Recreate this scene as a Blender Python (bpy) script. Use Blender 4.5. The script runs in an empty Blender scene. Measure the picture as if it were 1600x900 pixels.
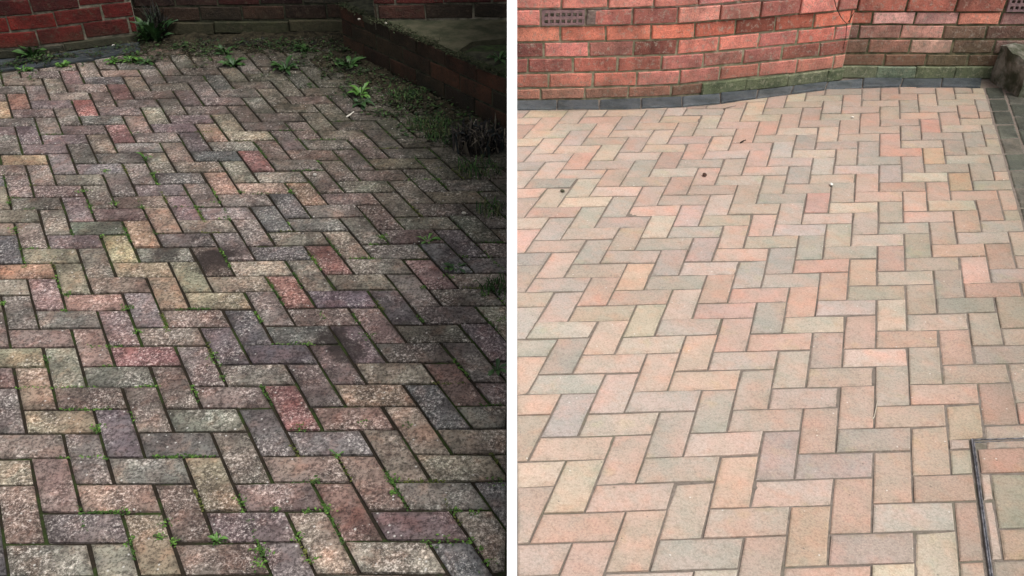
import bpy, bmesh, math, random
from mathutils import Vector, Matrix, Quaternion, noise
random.seed(7)
scn = bpy.context.scene
col = scn.collection

# ------------------------------------------------------------------ camera, sky, sun, exposure
PITCH = math.radians(33.45)
CAM_Z = 1.6
FOCAL = 1400.0                                   # in pixels of the 1600 px wide photograph
cd = bpy.data.cameras.new('camera'); cam = bpy.data.objects.new('camera', cd); col.objects.link(cam)
cam.location = (0, 0, CAM_Z); cam.rotation_euler = (math.pi / 2 - PITCH, 0, 0)
cd.sensor_width = 36; cd.lens = 36 * FOCAL / 1600; cd.clip_start = 0.05; cd.clip_end = 500
scn.camera = cam

SUN_EL, SUN_AZ = math.radians(64), math.radians(128)      # azimuth clockwise from +Y: behind the viewer's right shoulder
w = bpy.data.worlds.new('World'); scn.world = w; w.use_nodes = True
wt = w.node_tree; bg = wt.nodes['Background']
sky = wt.nodes.new('ShaderNodeTexSky'); sky.sky_type = 'NISHITA'; sky.sun_disc = False
sky.sun_elevation = SUN_EL; sky.sun_rotation = SUN_AZ; sky.dust_density = 6; sky.air_density = 1.0
hs = wt.nodes.new('ShaderNodeHueSaturation'); hs.inputs['Saturation'].default_value = 0.25   # white overcast sky
wt.links.new(sky.outputs[0], hs.inputs['Color']); wt.links.new(hs.outputs[0], bg.inputs['Color'])
bg.inputs['Strength'].default_value = 0.15
sd = bpy.data.lights.new('sun', 'SUN'); sun = bpy.data.objects.new('sun', sd); col.objects.link(sun)
sd.energy = 1.5; sd.angle = math.radians(24); sd.color = (1.0, 0.965, 0.915)
sp = Vector((math.sin(SUN_AZ) * math.cos(SUN_EL), math.cos(SUN_AZ) * math.cos(SUN_EL), math.sin(SUN_EL)))
sun.rotation_euler = (-sp).to_track_quat('-Z', 'Y').to_euler()
sun.location = sp * 20
vs = scn.view_settings; vs.view_transform = 'Standard'; vs.look = 'None'; vs.gamma = 1; vs.exposure = 0.35
vs.use_curve_mapping = False

# ------------------------------------------------------------------ the two paved yards: origin, block-wide steps U (across) and V (towards the viewer), up N
class Yard: pass
def yard(O, U, V, N):
    y = Yard(); y.O, y.U, y.V, y.N = Vector(O), Vector(U), Vector(V), Vector(N).normalized()
    y.ex = y.U.normalized(); y.ez = y.N; y.ex = (y.ex - y.ez * y.ex.dot(y.ez)).normalized(); y.ey = y.ez.cross(y.ex)
    y.R = Matrix((y.ex, y.ey, y.ez)).transposed()
    return y
YL = yard((-1.13847, 1.66379, -0.10954), (0.103469, -0.001024, 0.002303), (0.054157, -0.094542, -0.00279), (-0.02265, -0.04245, 0.99884))
YR = yard((0.90214, 1.57268, -0.08489), (0.103404, 0.004445, -0.000387), (-0.03488, -0.09713, 0.004212), (0.00191, 0.04265, 0.99909))
cs, sn = math.cos(PITCH), math.sin(PITCH)
def P(y, u, v, h=0): return y.O + y.U * u + y.V * v + y.N * h
def loc2(y, u, v):                                # lattice -> metres in the yard's own plane axes
    d = y.U * u + y.V * v
    return Vector((d.dot(y.ex), d.dot(y.ey)))
def at(y, px, py, h=0):                           # point of the yard (h above it) seen at a photograph pixel
    a, b = (px - 800) / FOCAL, (py - 450) / FOCAL
    d = Vector((a, cs - b * sn, -sn - b * cs)); C = Vector((0, 0, CAM_Z))
    return C + d * (((y.O - C).dot(y.N) + h) / d.dot(y.N))
def uv_at(y, px, py):
    p = at(y, px, py) - y.O; a, b = p.dot(y.ex), p.dot(y.ey)
    u2, v2 = loc2(y, 1, 0), loc2(y, 0, 1); det = u2.x * v2.y - u2.y * v2.x
    return ((a * v2.y - b * v2.x) / det, (u2.x * b - u2.y * a) / det)
def pix(p):
    q = p - Vector((0, 0, CAM_Z)); z = q.y * cs - q.z * sn
    return (800 + FOCAL * q.x / z, 450 + FOCAL * (-q.y * sn - q.z * cs) / z) if z > 0.1 else (9999, 9999)

# ------------------------------------------------------------------ helpers
def lin(c): return tuple((v / 255 / 12.92) if v <= 10 else ((v / 255 + 0.055) / 1.055) ** 2.4 for v in c)
def alb(c, k=1.0): return tuple(min(0.85, x * k) for x in lin(c))
def tag(o, label=None, cat=None, group=None, kind=None):
    if label: o['label'] = label
    if cat: o['category'] = cat
    if group: o['group'] = group
    if kind: o['kind'] = kind
    return o
def link(name, mesh, mat=None, parent=None):
    o = bpy.data.objects.new(name, mesh); col.objects.link(o)
    if mat and mesh and not mesh.materials: mesh.materials.append(mat)
    if parent: o.parent = parent
    return o
def put(o, Mx):                                   # world placement under an unevaluated parent
    if o.parent: o.matrix_parent_inverse = o.parent.matrix_basis.inverted()
    o.matrix_basis = Mx
    return o
def empty(name, loc):
    o = bpy.data.objects.new(name, None); col.objects.link(o); o.location = loc; o.empty_display_size = 0.05
    return o
def mesh(name, vs_, fs, smooth=False):
    m = bpy.data.meshes.new(name); m.from_pydata([tuple(v) for v in vs_], [], fs); m.update()
    if smooth: m.polygons.foreach_set('use_smooth', [True] * len(m.polygons))
    return m
class MB:
    def __init__(s): s.v = []; s.f = []; s.c = []
    def add(s, vs_, fs, c=None):
        n = len(s.v); s.v += [Vector(v) for v in vs_]; s.f += [tuple(i + n for i in f) for f in fs]; s.c += [c or (1, 1, 1)] * len(fs)
    def box(s, a, b, c=None):
        x0, y0, z0 = a; x1, y1, z1 = b
        s.add([(x0, y0, z0), (x1, y0, z0), (x1, y1, z0), (x0, y1, z0), (x0, y0, z1), (x1, y0, z1), (x1, y1, z1), (x0, y1, z1)],
              [(0, 3, 2, 1), (4, 5, 6, 7), (0, 1, 5, 4), (1, 2, 6, 5), (2, 3, 7, 6), (3, 0, 4, 7)], c)
    def tube(s, pts, rad, n=6, c=None):
        rings = []
        for i, p in enumerate(pts):
            d = (Vector(pts[min(i + 1, len(pts) - 1)]) - Vector(pts[max(i - 1, 0)])).normalized()
            a = d.orthogonal().normalized(); b = d.cross(a); r = rad[i] if isinstance(rad, list) else rad
            rings.append([Vector(p) + (a * math.cos(6.2832 * k / n) + b * math.sin(6.2832 * k / n)) * r for k in range(n)])
        vs_ = [q for r in rings for q in r]; fs = []
        for i in range(len(pts) - 1):
            for k in range(n): fs.append((i * n + k, i * n + (k + 1) % n, (i + 1) * n + (k + 1) % n, (i + 1) * n + k))
        fs.append(tuple(reversed(range(n)))); fs.append(tuple((len(pts) - 1) * n + k for k in range(n)))
        s.add(vs_, fs, c)
    def mesh(s, name, smooth=False):
        m = mesh(name, s.v, s.f, smooth)
        ca = m.color_attributes.new('tint', 'FLOAT_COLOR', 'CORNER')
        buf = []
        for p, c in zip(m.polygons, s.c): buf += [c[0], c[1], c[2], 1.0] * p.loop_total
        ca.data.foreach_set('color', buf)
        return m

# ------------------------------------------------------------------ materials
class NT:
    def __init__(s, name):
        s.m = bpy.data.materials.new(name); s.m.use_nodes = True; s.t = s.m.node_tree
        s.b = s.t.nodes['Principled BSDF']
    def n(s, typ, ins=None, **kw):
        nd = s.t.nodes.new('ShaderNode' + typ)
        for k, v in kw.items(): setattr(nd, k, v)
        for k, v in (ins or {}).items(): s.set(nd.inputs[k], v)
        return nd
    def set(s, inp, v):
        if isinstance(v, bpy.types.NodeSocket): s.t.links.new(v, inp)
        elif isinstance(v, (tuple, list)): inp.default_value = tuple(v) + ((1,) if len(v) == 3 and len(inp.default_value) == 4 else ())
        else: inp.default_value = v
    def math(s, op, a, b=0.0, c=0.0):
        nd = s.n('Math', operation=op); s.set(nd.inputs[0], a); s.set(nd.inputs[1], b); s.set(nd.inputs[2], c); return nd.outputs[0]
    def mix(s, f, a, b, mode='MIX'):
        nd = s.n('Mix', data_type='RGBA', blend_type=mode); s.set(nd.inputs[0], f); s.set(nd.inputs[6], a); s.set(nd.inputs[7], b); return nd.outputs[2]
    def ramp(s, v, a, b, to0=0.0, to1=1.0):
        nd = s.n('MapRange', interpolation_type='SMOOTHSTEP'); s.set(nd.inputs[0], v)
        for i, x in enumerate((a, b, to0, to1)): s.set(nd.inputs[i + 1], x)
        return nd.outputs[0]
    def noise(s, vec, scale, detail=3, rough=0.55, W=None):
        nd = s.n('TexNoise', noise_dimensions='4D' if W is not None else '3D'); s.set(nd.inputs['Vector'], vec)
        nd.inputs['Scale'].default_value = scale; nd.inputs['Detail'].default_value = detail; nd.inputs['Roughness'].default_value = rough
        if W is not None: s.set(nd.inputs['W'], W)
        return nd.outputs['Fac']
    def pos(s): return s.n('NewGeometry').outputs['Position']
    def bump(s, h, strength=0.4, dist=0.002, prev=None):
        nd = s.n('Bump', {'Strength': strength, 'Distance': dist, 'Height': h})
        if prev is not None: s.set(nd.inputs['Normal'], prev)
        return nd.outputs[0]
    def done(s, color, rough=0.85, normal=None, spec=0.3, metal=0.0):
        s.set(s.b.inputs['Base Color'], color); s.set(s.b.inputs['Roughness'], rough)
        s.b.inputs['Specular IOR Level'].default_value = spec; s.b.inputs['Metallic'].default_value = metal
        if normal is not None: s.set(s.b.inputs['Normal'], normal)
        return s.m

def tint_source(t, src):
    if src == 'object': c = t.n('ObjectInfo').outputs['Color']
    else: c = t.n('VertexColor', layer_name='tint').outputs['Color']
    sep = t.n('SeparateColor', {'Color': c})
    W = t.math('ADD', t.math('MULTIPLY', sep.outputs[0], 173.0), t.math('MULTIPLY', sep.outputs[1], 311.0))
    return c, W

STAINS = []           # world points of the oil and water marks on the dirty paving: (point, radius, darkness)
def block_mat(name, src, dirty):
    t = NT(name); p = t.pos(); c, W = tint_source(t, src)
    blot = t.noise(p, 11, 4, 0.6, W)
    edge = t.n('Attribute', attribute_name='edge').outputs['Fac']
    en = t.math('MULTIPLY', edge, t.ramp(t.noise(p, 26, 4, 0.6), 0.40, 0.62))
    if dirty:
        c = t.mix(t.ramp(blot, 0.42, 0.60, 0, 0.6), c, t.mix(1.0, c, (0.84, 0.98, 1.0), 'MULTIPLY'))
        c = t.mix(t.ramp(t.noise(p, 17, 4, 0.6, t.math('ADD', W, 9.0)), 0.50, 0.64, 0, 0.5), c, t.mix(1.0, c, (1.35, 1.05, 0.94), 'MULTIPLY'))
        g = t.noise(p, 5.5, 6, 0.65)                                   # settled grime
        c = t.mix(t.ramp(g, 0.45, 0.62, 0, 0.75), c, t.mix(1.0, c, (0.42, 0.39, 0.40), 'MULTIPLY'))
        c = t.mix(t.ramp(g, 0.43, 0.34, 0, 0.8), c, t.mix(1.0, c, (1.35, 1.32, 1.26), 'MULTIPLY'))
        c = t.mix(t.ramp(t.noise(p, 1.7, 5, 0.6), 0.47, 0.60, 0, 0.55), c, t.mix(1.0, c, (0.58, 0.52, 0.56), 'MULTIPLY'))
        g2 = t.noise(p, 32, 6, 0.75)                                   # patchy worn and dirty spots
        c = t.mix(t.ramp(g2, 0.48, 0.60, 0, 0.6), c, t.mix(1.0, c, (0.44, 0.42, 0.41), 'MULTIPLY'))
        c = t.mix(t.math('MULTIPLY', en, 0.4), c, (0.035, 0.034, 0.024))
        # green algae film by the raised bed, colour darkened to paint in shade
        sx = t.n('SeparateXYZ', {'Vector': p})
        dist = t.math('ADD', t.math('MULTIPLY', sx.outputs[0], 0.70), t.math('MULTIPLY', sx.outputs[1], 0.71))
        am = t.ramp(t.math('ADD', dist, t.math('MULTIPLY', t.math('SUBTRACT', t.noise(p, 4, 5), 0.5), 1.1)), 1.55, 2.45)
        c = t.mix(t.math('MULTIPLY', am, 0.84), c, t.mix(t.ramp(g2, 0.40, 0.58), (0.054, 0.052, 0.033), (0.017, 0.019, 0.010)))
        # exposed pale aggregate, thick in places and worn smooth in others
        s1 = t.noise(p, 105, 4, 0.75); s2 = t.noise(p, 260, 2, 0.6)
        dens = t.ramp(t.noise(p, 8, 3, 0.6, t.math('ADD', W, 3.0)), 0.42, 0.60, 0.06, 0.95)
        k = t.math('MULTIPLY', t.math('ADD', t.ramp(s1, 0.545, 0.62, 0, 0.75), t.ramp(s2, 0.56, 0.66, 0, 0.5)), dens)
        k = t.math('MULTIPLY', k, t.ramp(am, 0, 1, 1, 0.5))
        c = t.mix(t.ramp(s1, 0.50, 0.42, 0, 0.75), c, t.mix(1.0, c, (0.22, 0.20, 0.20), 'MULTIPLY'))
        c = t.mix(k, c, t.mix(1.0, t.mix(0.5, c, (0.24, 0.225, 0.21)), (2.9, 2.85, 2.8), 'MULTIPLY'))
        vo = t.n('TexVoronoi', {'Vector': p, 'Scale': 60.0}); chip = t.ramp(vo.outputs['Distance'], 0.12, 0.22, 1, 0)
        gate = t.ramp(t.n('SeparateColor', {'Color': vo.outputs['Color']}).outputs[0], 0.84, 0.87)
        c = t.mix(t.math('MULTIPLY', chip, t.math('MULTIPLY', gate, 0.8)), c, (0.46, 0.44, 0.41))
        sn_ = t.math('SUBTRACT', t.noise(p, 20, 6, 0.7, W), 0.5)
        for q, r, a in STAINS:
            dv = t.n('VectorMath', {0: p, 1: tuple(q)}, operation='DISTANCE').outputs['Value']
            dv = t.math('ADD', dv, t.math('MULTIPLY', sn_, r * 2.2))
            c = t.mix(t.ramp(dv, r * 0.45, r * 0.95, a, 0), c, (0.016, 0.011, 0.010))
        nrm = t.bump(t.math('ADD', s1, t.math('MULTIPLY', s2, 0.6)), 0.7, 0.003)
        return t.done(c, t.ramp(g, 0.3, 0.7, 0.75, 0.92), nrm, 0.3)
    bl2 = t.noise(p, 6.5, 3, 0.55, t.math('ADD', W, 31.0))                 # one end of a block greyer, the other redder
    c = t.mix(t.ramp(bl2, 0.50, 0.62, 0, 0.5), c, t.mix(1.0, c, (0.82, 0.93, 0.96), 'MULTIPLY'))
    c = t.mix(t.ramp(bl2, 0.48, 0.36, 0, 0.5), c, t.mix(1.0, c, (1.10, 0.93, 0.88), 'MULTIPLY'))
    c = t.mix(t.ramp(blot, 0.42, 0.60, 0, 0.6), c, t.mix(1.0, c, (0.86, 0.96, 0.95), 'MULTIPLY'))
    c = t.mix(t.ramp(t.noise(p, 14, 3, 0.6, t.math('ADD', W, 5.0)), 0.48, 0.64, 0, 0.6), c, t.mix(1.0, c, (1.10, 0.95, 0.90), 'MULTIPLY'))
    c = t.mix(t.ramp(t.noise(p, 12, 3, 0.6, t.math('ADD', W, 15.0)), 0.58, 0.70, 0, 0.5), c, t.mix(1.0, c, (1.03, 1.05, 0.88), 'MULTIPLY'))
    c = t.mix(t.ramp(t.noise(p, 3, 5), 0.4, 0.7, 0, 0.4), c, t.mix(1.0, c, (0.80, 0.81, 0.78), 'MULTIPLY'))
    c = t.mix(t.math('MULTIPLY', en, 0.38), c, t.mix(1.0, c, (0.62, 0.66, 0.62), 'MULTIPLY'))
    # grey green residue left along the foot of the house and beside the dark edging
    sx = t.n('SeparateXYZ', {'Vector': p}); rn = t.math('SUBTRACT', t.noise(p, 5, 6, 0.65), 0.5)
    d1 = t.ramp(t.math('ADD', sx.outputs[1], t.math('MULTIPLY', rn, 1.3)), 3.9, 4.75, 0, 0.55)
    d2 = t.math('SUBTRACT', t.math('MULTIPLY', sx.outputs[0], 0.94), t.math('MULTIPLY', sx.outputs[1], 0.34))
    d2 = t.ramp(t.math('ADD', d2, t.math('MULTIPLY', rn, 0.7)), 0.30, 0.95, 0, 0.75)
    c = t.mix(t.math('MAXIMUM', d1, d2), c, t.mix(1.0, c, (0.72, 0.73, 0.66), 'MULTIPLY'))
    c = t.mix(t.ramp(t.noise(p, 2.1, 6, 0.7), 0.50, 0.62, 0, 0.5), c, t.mix(1.0, c, (0.84, 0.84, 0.82), 'MULTIPLY'))
    s1 = t.noise(p, 150, 2, 0.6); s2 = t.noise(p, 330, 1)
    c = t.mix(t.ramp(s1, 0.47, 0.63, 0, 0.5), c, t.mix(1.0, c, (0.66, 0.65, 0.63), 'MULTIPLY'))
    c = t.mix(t.ramp(s2, 0.50, 0.66, 0, 0.55), c, t.mix(1.0, c, (1.35, 1.35, 1.32), 'MULTIPLY'))
    c = t.mix(t.ramp(t.noise(p, 55, 4, 0.65), 0.54, 0.70, 0, 0.35), c, t.mix(1.0, c, (0.66, 0.64, 0.60), 'MULTIPLY'))
    vo = t.n('TexVoronoi', {'Vector': p, 'Scale': 42.0}); chip = t.ramp(vo.outputs['Distance'], 0.07, 0.13, 1, 0)
    gc = t.n('SeparateColor', {'Color': vo.outputs['Color']})
    c = t.mix(t.math('MULTIPLY', chip, t.math('MULTIPLY', t.ramp(gc.outputs[0], 0.88, 0.90), 0.65)), c, (0.09, 0.08, 0.07))
    c = t.mix(t.math('MULTIPLY', chip, t.math('MULTIPLY', t.ramp(gc.outputs[1], 0.86, 0.88), 0.6)), c, (0.62, 0.60, 0.55))
    nrm = t.bump(t.math('ADD', s1, t.math('MULTIPLY', s2, 0.6)), 0.5, 0.002)
    return t.done(c, 0.88, nrm, 0.25)

def bed_mat(name, dirty):
    t = NT(name); p = t.pos(); a = t.noise(p, 60, 4)
    if dirty:
        c = t.mix(a, (0.010, 0.008, 0.006), (0.035, 0.028, 0.02))
        c = t.mix(t.ramp(t.noise(p, 7, 5, 0.65), 0.49, 0.61, 0, 0.75), c, t.mix(t.noise(p, 120, 2), (0.012, 0.020, 0.006), (0.045, 0.075, 0.018)))
    else:
        c = t.mix(a, (0.07, 0.056, 0.046), (0.24, 0.205, 0.175))
        c = t.mix(t.ramp(t.noise(p, 6, 4), 0.56, 0.64, 0, 0.4), c, (0.11, 0.11, 0.07))
    return t.done(c, 0.95, t.bump(t.noise(p, 220, 3), 0.8, 0.004), 0.1)

def brick_mat(name, src, grime, green, wet=0.85, smear=(0.36, 0.31, 0.25)):
    t = NT(name); p = t.pos(); c, W = tint_source(t, src)
    c = t.mix(t.ramp(t.noise(p, 14, 4, 0.6, W), 0.42, 0.62, 0, 0.65), c, t.mix(1.0, c, (0.66, 0.70, 0.76), 'MULTIPLY'))
    c = t.mix(t.ramp(t.noise(p, 30, 4, 0.6, W), 0.52, 0.68, 0, 0.5), c, t.mix(1.0, c, (1.22, 1.25, 1.22), 'MULTIPLY'))
    c = t.mix(t.ramp(t.noise(p, 6, 5, 0.65), 0.42, 0.64, 0, grime), c, t.mix(1.0, c, (0.40, 0.45, 0.43), 'MULTIPLY'))
    st = t.n('Mapping', {'Vector': p, 'Scale': (22.0, 22.0, 5.0)}).outputs[0]           # rain streaks
    c = t.mix(t.ramp(t.noise(st, 1.0, 5, 0.65), 0.52, 0.70, 0, 0.45), c, t.mix(1.0, c, (0.55, 0.58, 0.56), 'MULTIPLY'))
    c = t.mix(t.ramp(t.noise(p, 40, 6, 0.75), 0.52, 0.64, 0, 0.68), c, smear)               # mortar smears and bloom
    if green:
        sx = t.n('SeparateXYZ', {'Vector': p})
        lo, hi, amt, gc = green
        m = t.ramp(t.math('ADD', sx.outputs[2], t.math('MULTIPLY', t.math('SUBTRACT', t.noise(p, 9, 5), 0.5), 0.22)), lo, hi, amt, 0)
        c = t.mix(m, c, gc)
    f = t.noise(p, 190, 3, 0.6)
    c = t.mix(t.ramp(f, 0.46, 0.62, 0, 0.55), c, t.mix(1.0, c, (0.56, 0.55, 0.54), 'MULTIPLY'))
    c = t.mix(t.ramp(t.noise(p, 75, 4, 0.7), 0.56, 0.66, 0, 0.6), c, t.mix(1.0, c, (0.45, 0.44, 0.42), 'MULTIPLY'))
    return t.done(c, wet, t.bump(t.math('ADD', f, t.noise(p, 45, 4)), 0.9, 0.006), 0.25)

def plain_mat(name, a, b, scale=40, rough=0.9, bump=0.5, bscale=120, spec=0.25, dist=0.003):
    t = NT(name); p = t.pos()
    c = t.mix(t.ramp(t.noise(p, scale, 5, 0.65), 0.35, 0.65), a, b)
    return t.done(c, rough, t.bump(t.noise(p, bscale, 3), bump, dist), spec)
def leaf_mat(name, a, b):
    t = NT(name); c, W = tint_source(t, 'object'); p = t.pos()
    k = t.n('ObjectInfo').outputs['Random']
    c = t.mix(k, a, b)
    c = t.mix(t.ramp(t.noise(p, 90, 3), 0.4, 0.7, 0, 0.4), c, t.mix(1.0, c, (0.6, 0.65, 0.5), 'MULTIPLY'))
    t.set(t.b.inputs['Subsurface Weight'], 0.0)
    return t.done(c, 0.5, None, 0.4)
def tint_mat(name, rough=0.9):
    t = NT(name); c, W = tint_source(t, 'mesh'); p = t.pos()
    c = t.mix(t.ramp(t.noise(p, 130, 3), 0.4, 0.7, 0, 0.5), c, t.mix(1.0, c, (0.6, 0.6, 0.6), 'MULTIPLY'))
    return t.done(c, rough, None, 0.2)

STAINS += [(at(YL, 332, 405), 0.095, 0.88), (at(YL, 258, 396), 0.07, 0.75), (at(YL, 365, 392), 0.07, 0.5),
           (at(YL, 518, 527), 0.075, 0.85), (at(YL, 545, 548), 0.075, 0.82), (at(YL, 480, 545), 0.07, 0.4), (at(YL, 402, 322), 0.05, 0.5),
           (at(YL, 250, 300), 0.05, 0.35), (at(YL, 495, 385), 0.07, 0.45), (at(YL, 240, 140), 0.30, 0.25)]
M = {}
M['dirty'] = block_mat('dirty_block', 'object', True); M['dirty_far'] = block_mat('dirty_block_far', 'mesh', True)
M['clean'] = block_mat('clean_block', 'object', False); M['clean_far'] = block_mat('clean_block_far', 'mesh', False)
M['soil_joint'] = bed_mat('soil_joint', True); M['sand_joint'] = bed_mat('sand_joint', False)
M['clean_brick'] = brick_mat('clean_brick', 'object', 0.5, (-0.2, 0.05, 0.45, (0.15, 0.12, 0.075)))
M['clean_brick_far'] = brick_mat('clean_brick_far', 'mesh', 0.35, None)
M['stained_brick'] = brick_mat('stained_brick', 'object', 0.6, (-0.22, 0.12, 0.7, (0.10, 0.085, 0.045)))
M['green_plinth'] = brick_mat('green_plinth', 'object', 0.7, None, 0.9, (0.30, 0.29, 0.20))
M['dark_brick'] = brick_mat('dark_brick', 'object', 0.8, (-0.02, 0.14, 0.6, (0.03, 0.03, 0.016)), 0.7, (0.06, 0.045, 0.03))
M['dark_brick_far'] = brick_mat('dark_brick_far', 'mesh', 0.8, None, 0.8, (0.06, 0.045, 0.03))
M['black_brick'] = brick_mat('damp_brick', 'object', 0.9, (0.0, 0.35, 0.55, (0.012, 0.013, 0.008)), 0.8, (0.035, 0.03, 0.018))
M['slate'] = brick_mat('slate_edging', 'object', 0.75, None, 0.65, (0.10, 0.105, 0.09))
def mortar_mat():                                  # old greenish mortar below, repointed cream above the damp course
    t = NT('clean_mortar'); p = t.pos(); z = t.n('SeparateXYZ', {'Vector': p}).outputs[2]
    c = t.mix(t.ramp(t.noise(p, 25, 5, 0.65), 0.35, 0.65), (0.30, 0.27, 0.19), (0.15, 0.15, 0.09))
    c = t.mix(t.ramp(z, 0.180, 0.192), c, t.mix(t.ramp(t.noise(p, 30, 4), 0.4, 0.65), (0.52, 0.49, 0.38), (0.26, 0.25, 0.17)))
    return t.done(c, 0.92, t.bump(t.noise(p, 120, 3), 0.6, 0.004), 0.2)
M['mortar'] = mortar_mat()
M['mortar_stained'] = plain_mat('stained_mortar', (0.16, 0.14, 0.08), (0.05, 0.055, 0.03), 25)
M['mortar_dirty'] = plain_mat('dirty_mortar', (0.19, 0.17, 0.13), (0.055, 0.055, 0.038), 22)
M['mortar_dark'] = plain_mat('dark_mortar', (0.05, 0.05, 0.03), (0.015, 0.016, 0.01), 30)
M['ground'] = plain_mat('gravel_ground', (0.09, 0.08, 0.065), (0.16, 0.145, 0.12), 30)
M['white'] = plain_mat('white_paint', (0.83, 0.83, 0.82), (0.80, 0.80, 0.79), 6, 0.6, 0.1, 60)
M['slab'] = plain_mat('mossy_slab', (0.026, 0.030, 0.015), (0.066, 0.062, 0.038), 11, 0.9, 0.8, 70)
M['moss_soil'] = plain_mat('mossy_soil', (0.015, 0.018, 0.008), (0.03, 0.05, 0.014), 30, 0.95, 1.0, 90)
M['soil'] = plain_mat('damp_soil', (0.010, 0.009, 0.006), (0.038, 0.032, 0.020), 26, 0.97, 1.0, 130, 0.1, 0.006)
M['render'] = plain_mat('weathered_render', (0.20, 0.19, 0.16), (0.05, 0.055, 0.035), 10, 0.95, 1.0, 45, 0.2, 0.01)
M['steel'] = plain_mat('galvanised_steel', (0.34, 0.34, 0.36), (0.10, 0.10, 0.11), 60, 0.42, 0.2, 200, 0.5)
M['steel'].node_tree.nodes['Principled BSDF'].inputs['Metallic'].default_value = 0.85
M['vent'] = plain_mat('vent_clay', (0.24, 0.15, 0.15), (0.14, 0.095, 0.10), 40)
M['vent_hole'] = plain_mat('vent_hole', (0.012, 0.01, 0.01), (0.02, 0.016, 0.016), 40)
M['leaf'] = leaf_mat('weed_leaf', (0.018, 0.050, 0.013), (0.040, 0.092, 0.022))
M['leaf_bright'] = leaf_mat('bright_leaf', (0.042, 0.115, 0.018), (0.085, 0.18, 0.034))
M['leaf_dark'] = leaf_mat('dark_leaf', (0.014, 0.04, 0.014), (0.03, 0.07, 0.02))
M['tinted'] = tint_mat('tinted')

# ------------------------------------------------------------------ block geometry
def inset(poly, d):
    n = len(poly); out = []
    for i in range(n):
        a, b, c = poly[i - 1], poly[i], poly[(i + 1) % n]
        e1, e2 = (b - a).normalized(), (c - b).normalized()
        n1, n2 = Vector((-e1.y, e1.x)), Vector((-e2.y, e2.x))
        k = 1 + n1.dot(n2)
        out.append(b + (n1 + n2) * (d / max(k, 0.25)))
    return out
def area2(p): return 0.5 * sum(p[i - 1].x * p[i].y - p[i].x * p[i - 1].y for i in range(len(p)))
def clip(poly, a, n_):                            # keep the side where (p-a).n >= 0
    out = []
    for i in range(len(poly)):
        p, q = poly[i - 1], poly[i]; dp, dq = (p - a).dot(n_), (q - a).dot(n_)
        if (dp >= 0) != (dq >= 0): out.append(p + (q - p) * (dp / (dp - dq)))
        if dq >= 0: out.append(q)
    return out
def block_geo(poly, gap, cham, wob, rnd, depth=0.04, drop=None):
    """top, worn inner ring, chamfer and sides; the outer two rings of the top carry edge = 1"""
    if area2(poly) < 0: poly = poly[::-1]
    poly = [q for i, q in enumerate(poly) if (q - poly[i - 1]).length > 0.004]
    base = inset(poly, gap / 2); drop = drop or cham * 0.8
    n = len(base); ins = inset(base, cham); cen = sum(base, Vector((0, 0))) / n
    size = math.sqrt(abs(area2(base))); inn = inset(base, 0.016 + cham) if n == 4 and min((base[i] - base[i - 1]).length for i in range(4)) > 0.08 and size > 0.125 else [q.lerp(cen, 0.3) for q in ins]
    ring, top, core = [], [], []
    for i in range(n):
        j = (i + 1) % n; a, b = base[i], base[j]
        k = rnd.uniform(0, wob) * (2.2 if rnd.random() < 0.2 else 0.8)
        ring.append(a + (cen - a).normalized() * k); top.append(ins[i] + (cen - ins[i]).normalized() * (k + rnd.uniform(0, wob) * 0.8)); core.append(inn[i])
        if n <= 4 and (b - a).length > 0.13:
            f = rnd.uniform(0.35, 0.65); m, im = a.lerp(b, f), ins[i].lerp(ins[j], f); nn = (cen - m).normalized(); k = rnd.uniform(-0.3, 0.8) * wob
            ring.append(m + nn * k); top.append(im + nn * (k + rnd.uniform(0, wob) * 0.8)); core.append(inn[i].lerp(inn[j], f))
    N_ = len(ring)
    vs_ = [(q.x, q.y, 0) for q in core] + [(q.x, q.y, 0) for q in top] + [(q.x, q.y, -drop) for q in ring] + [(q.x, q.y, -depth) for q in ring]
    fs = [tuple(range(N_))]
    for r in range(3):
        for i in range(N_):
            j = (i + 1) % N_; fs.append((r * N_ + i, (r + 1) * N_ + i, (r + 1) * N_ + j, r * N_ + j))
    return vs_, fs, N_
def edge_attr(m, n):
    e = m.attributes.new('edge', 'FLOAT', 'POINT'); e.data.foreach_set('value', [0.0] * n + [1.0] * (len(m.vertices) - n)); return m
def block_mesh(name, *a):
    v_, f_, n = block_geo(*a); return edge_attr(mesh(name, v_, f_), n)
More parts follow.
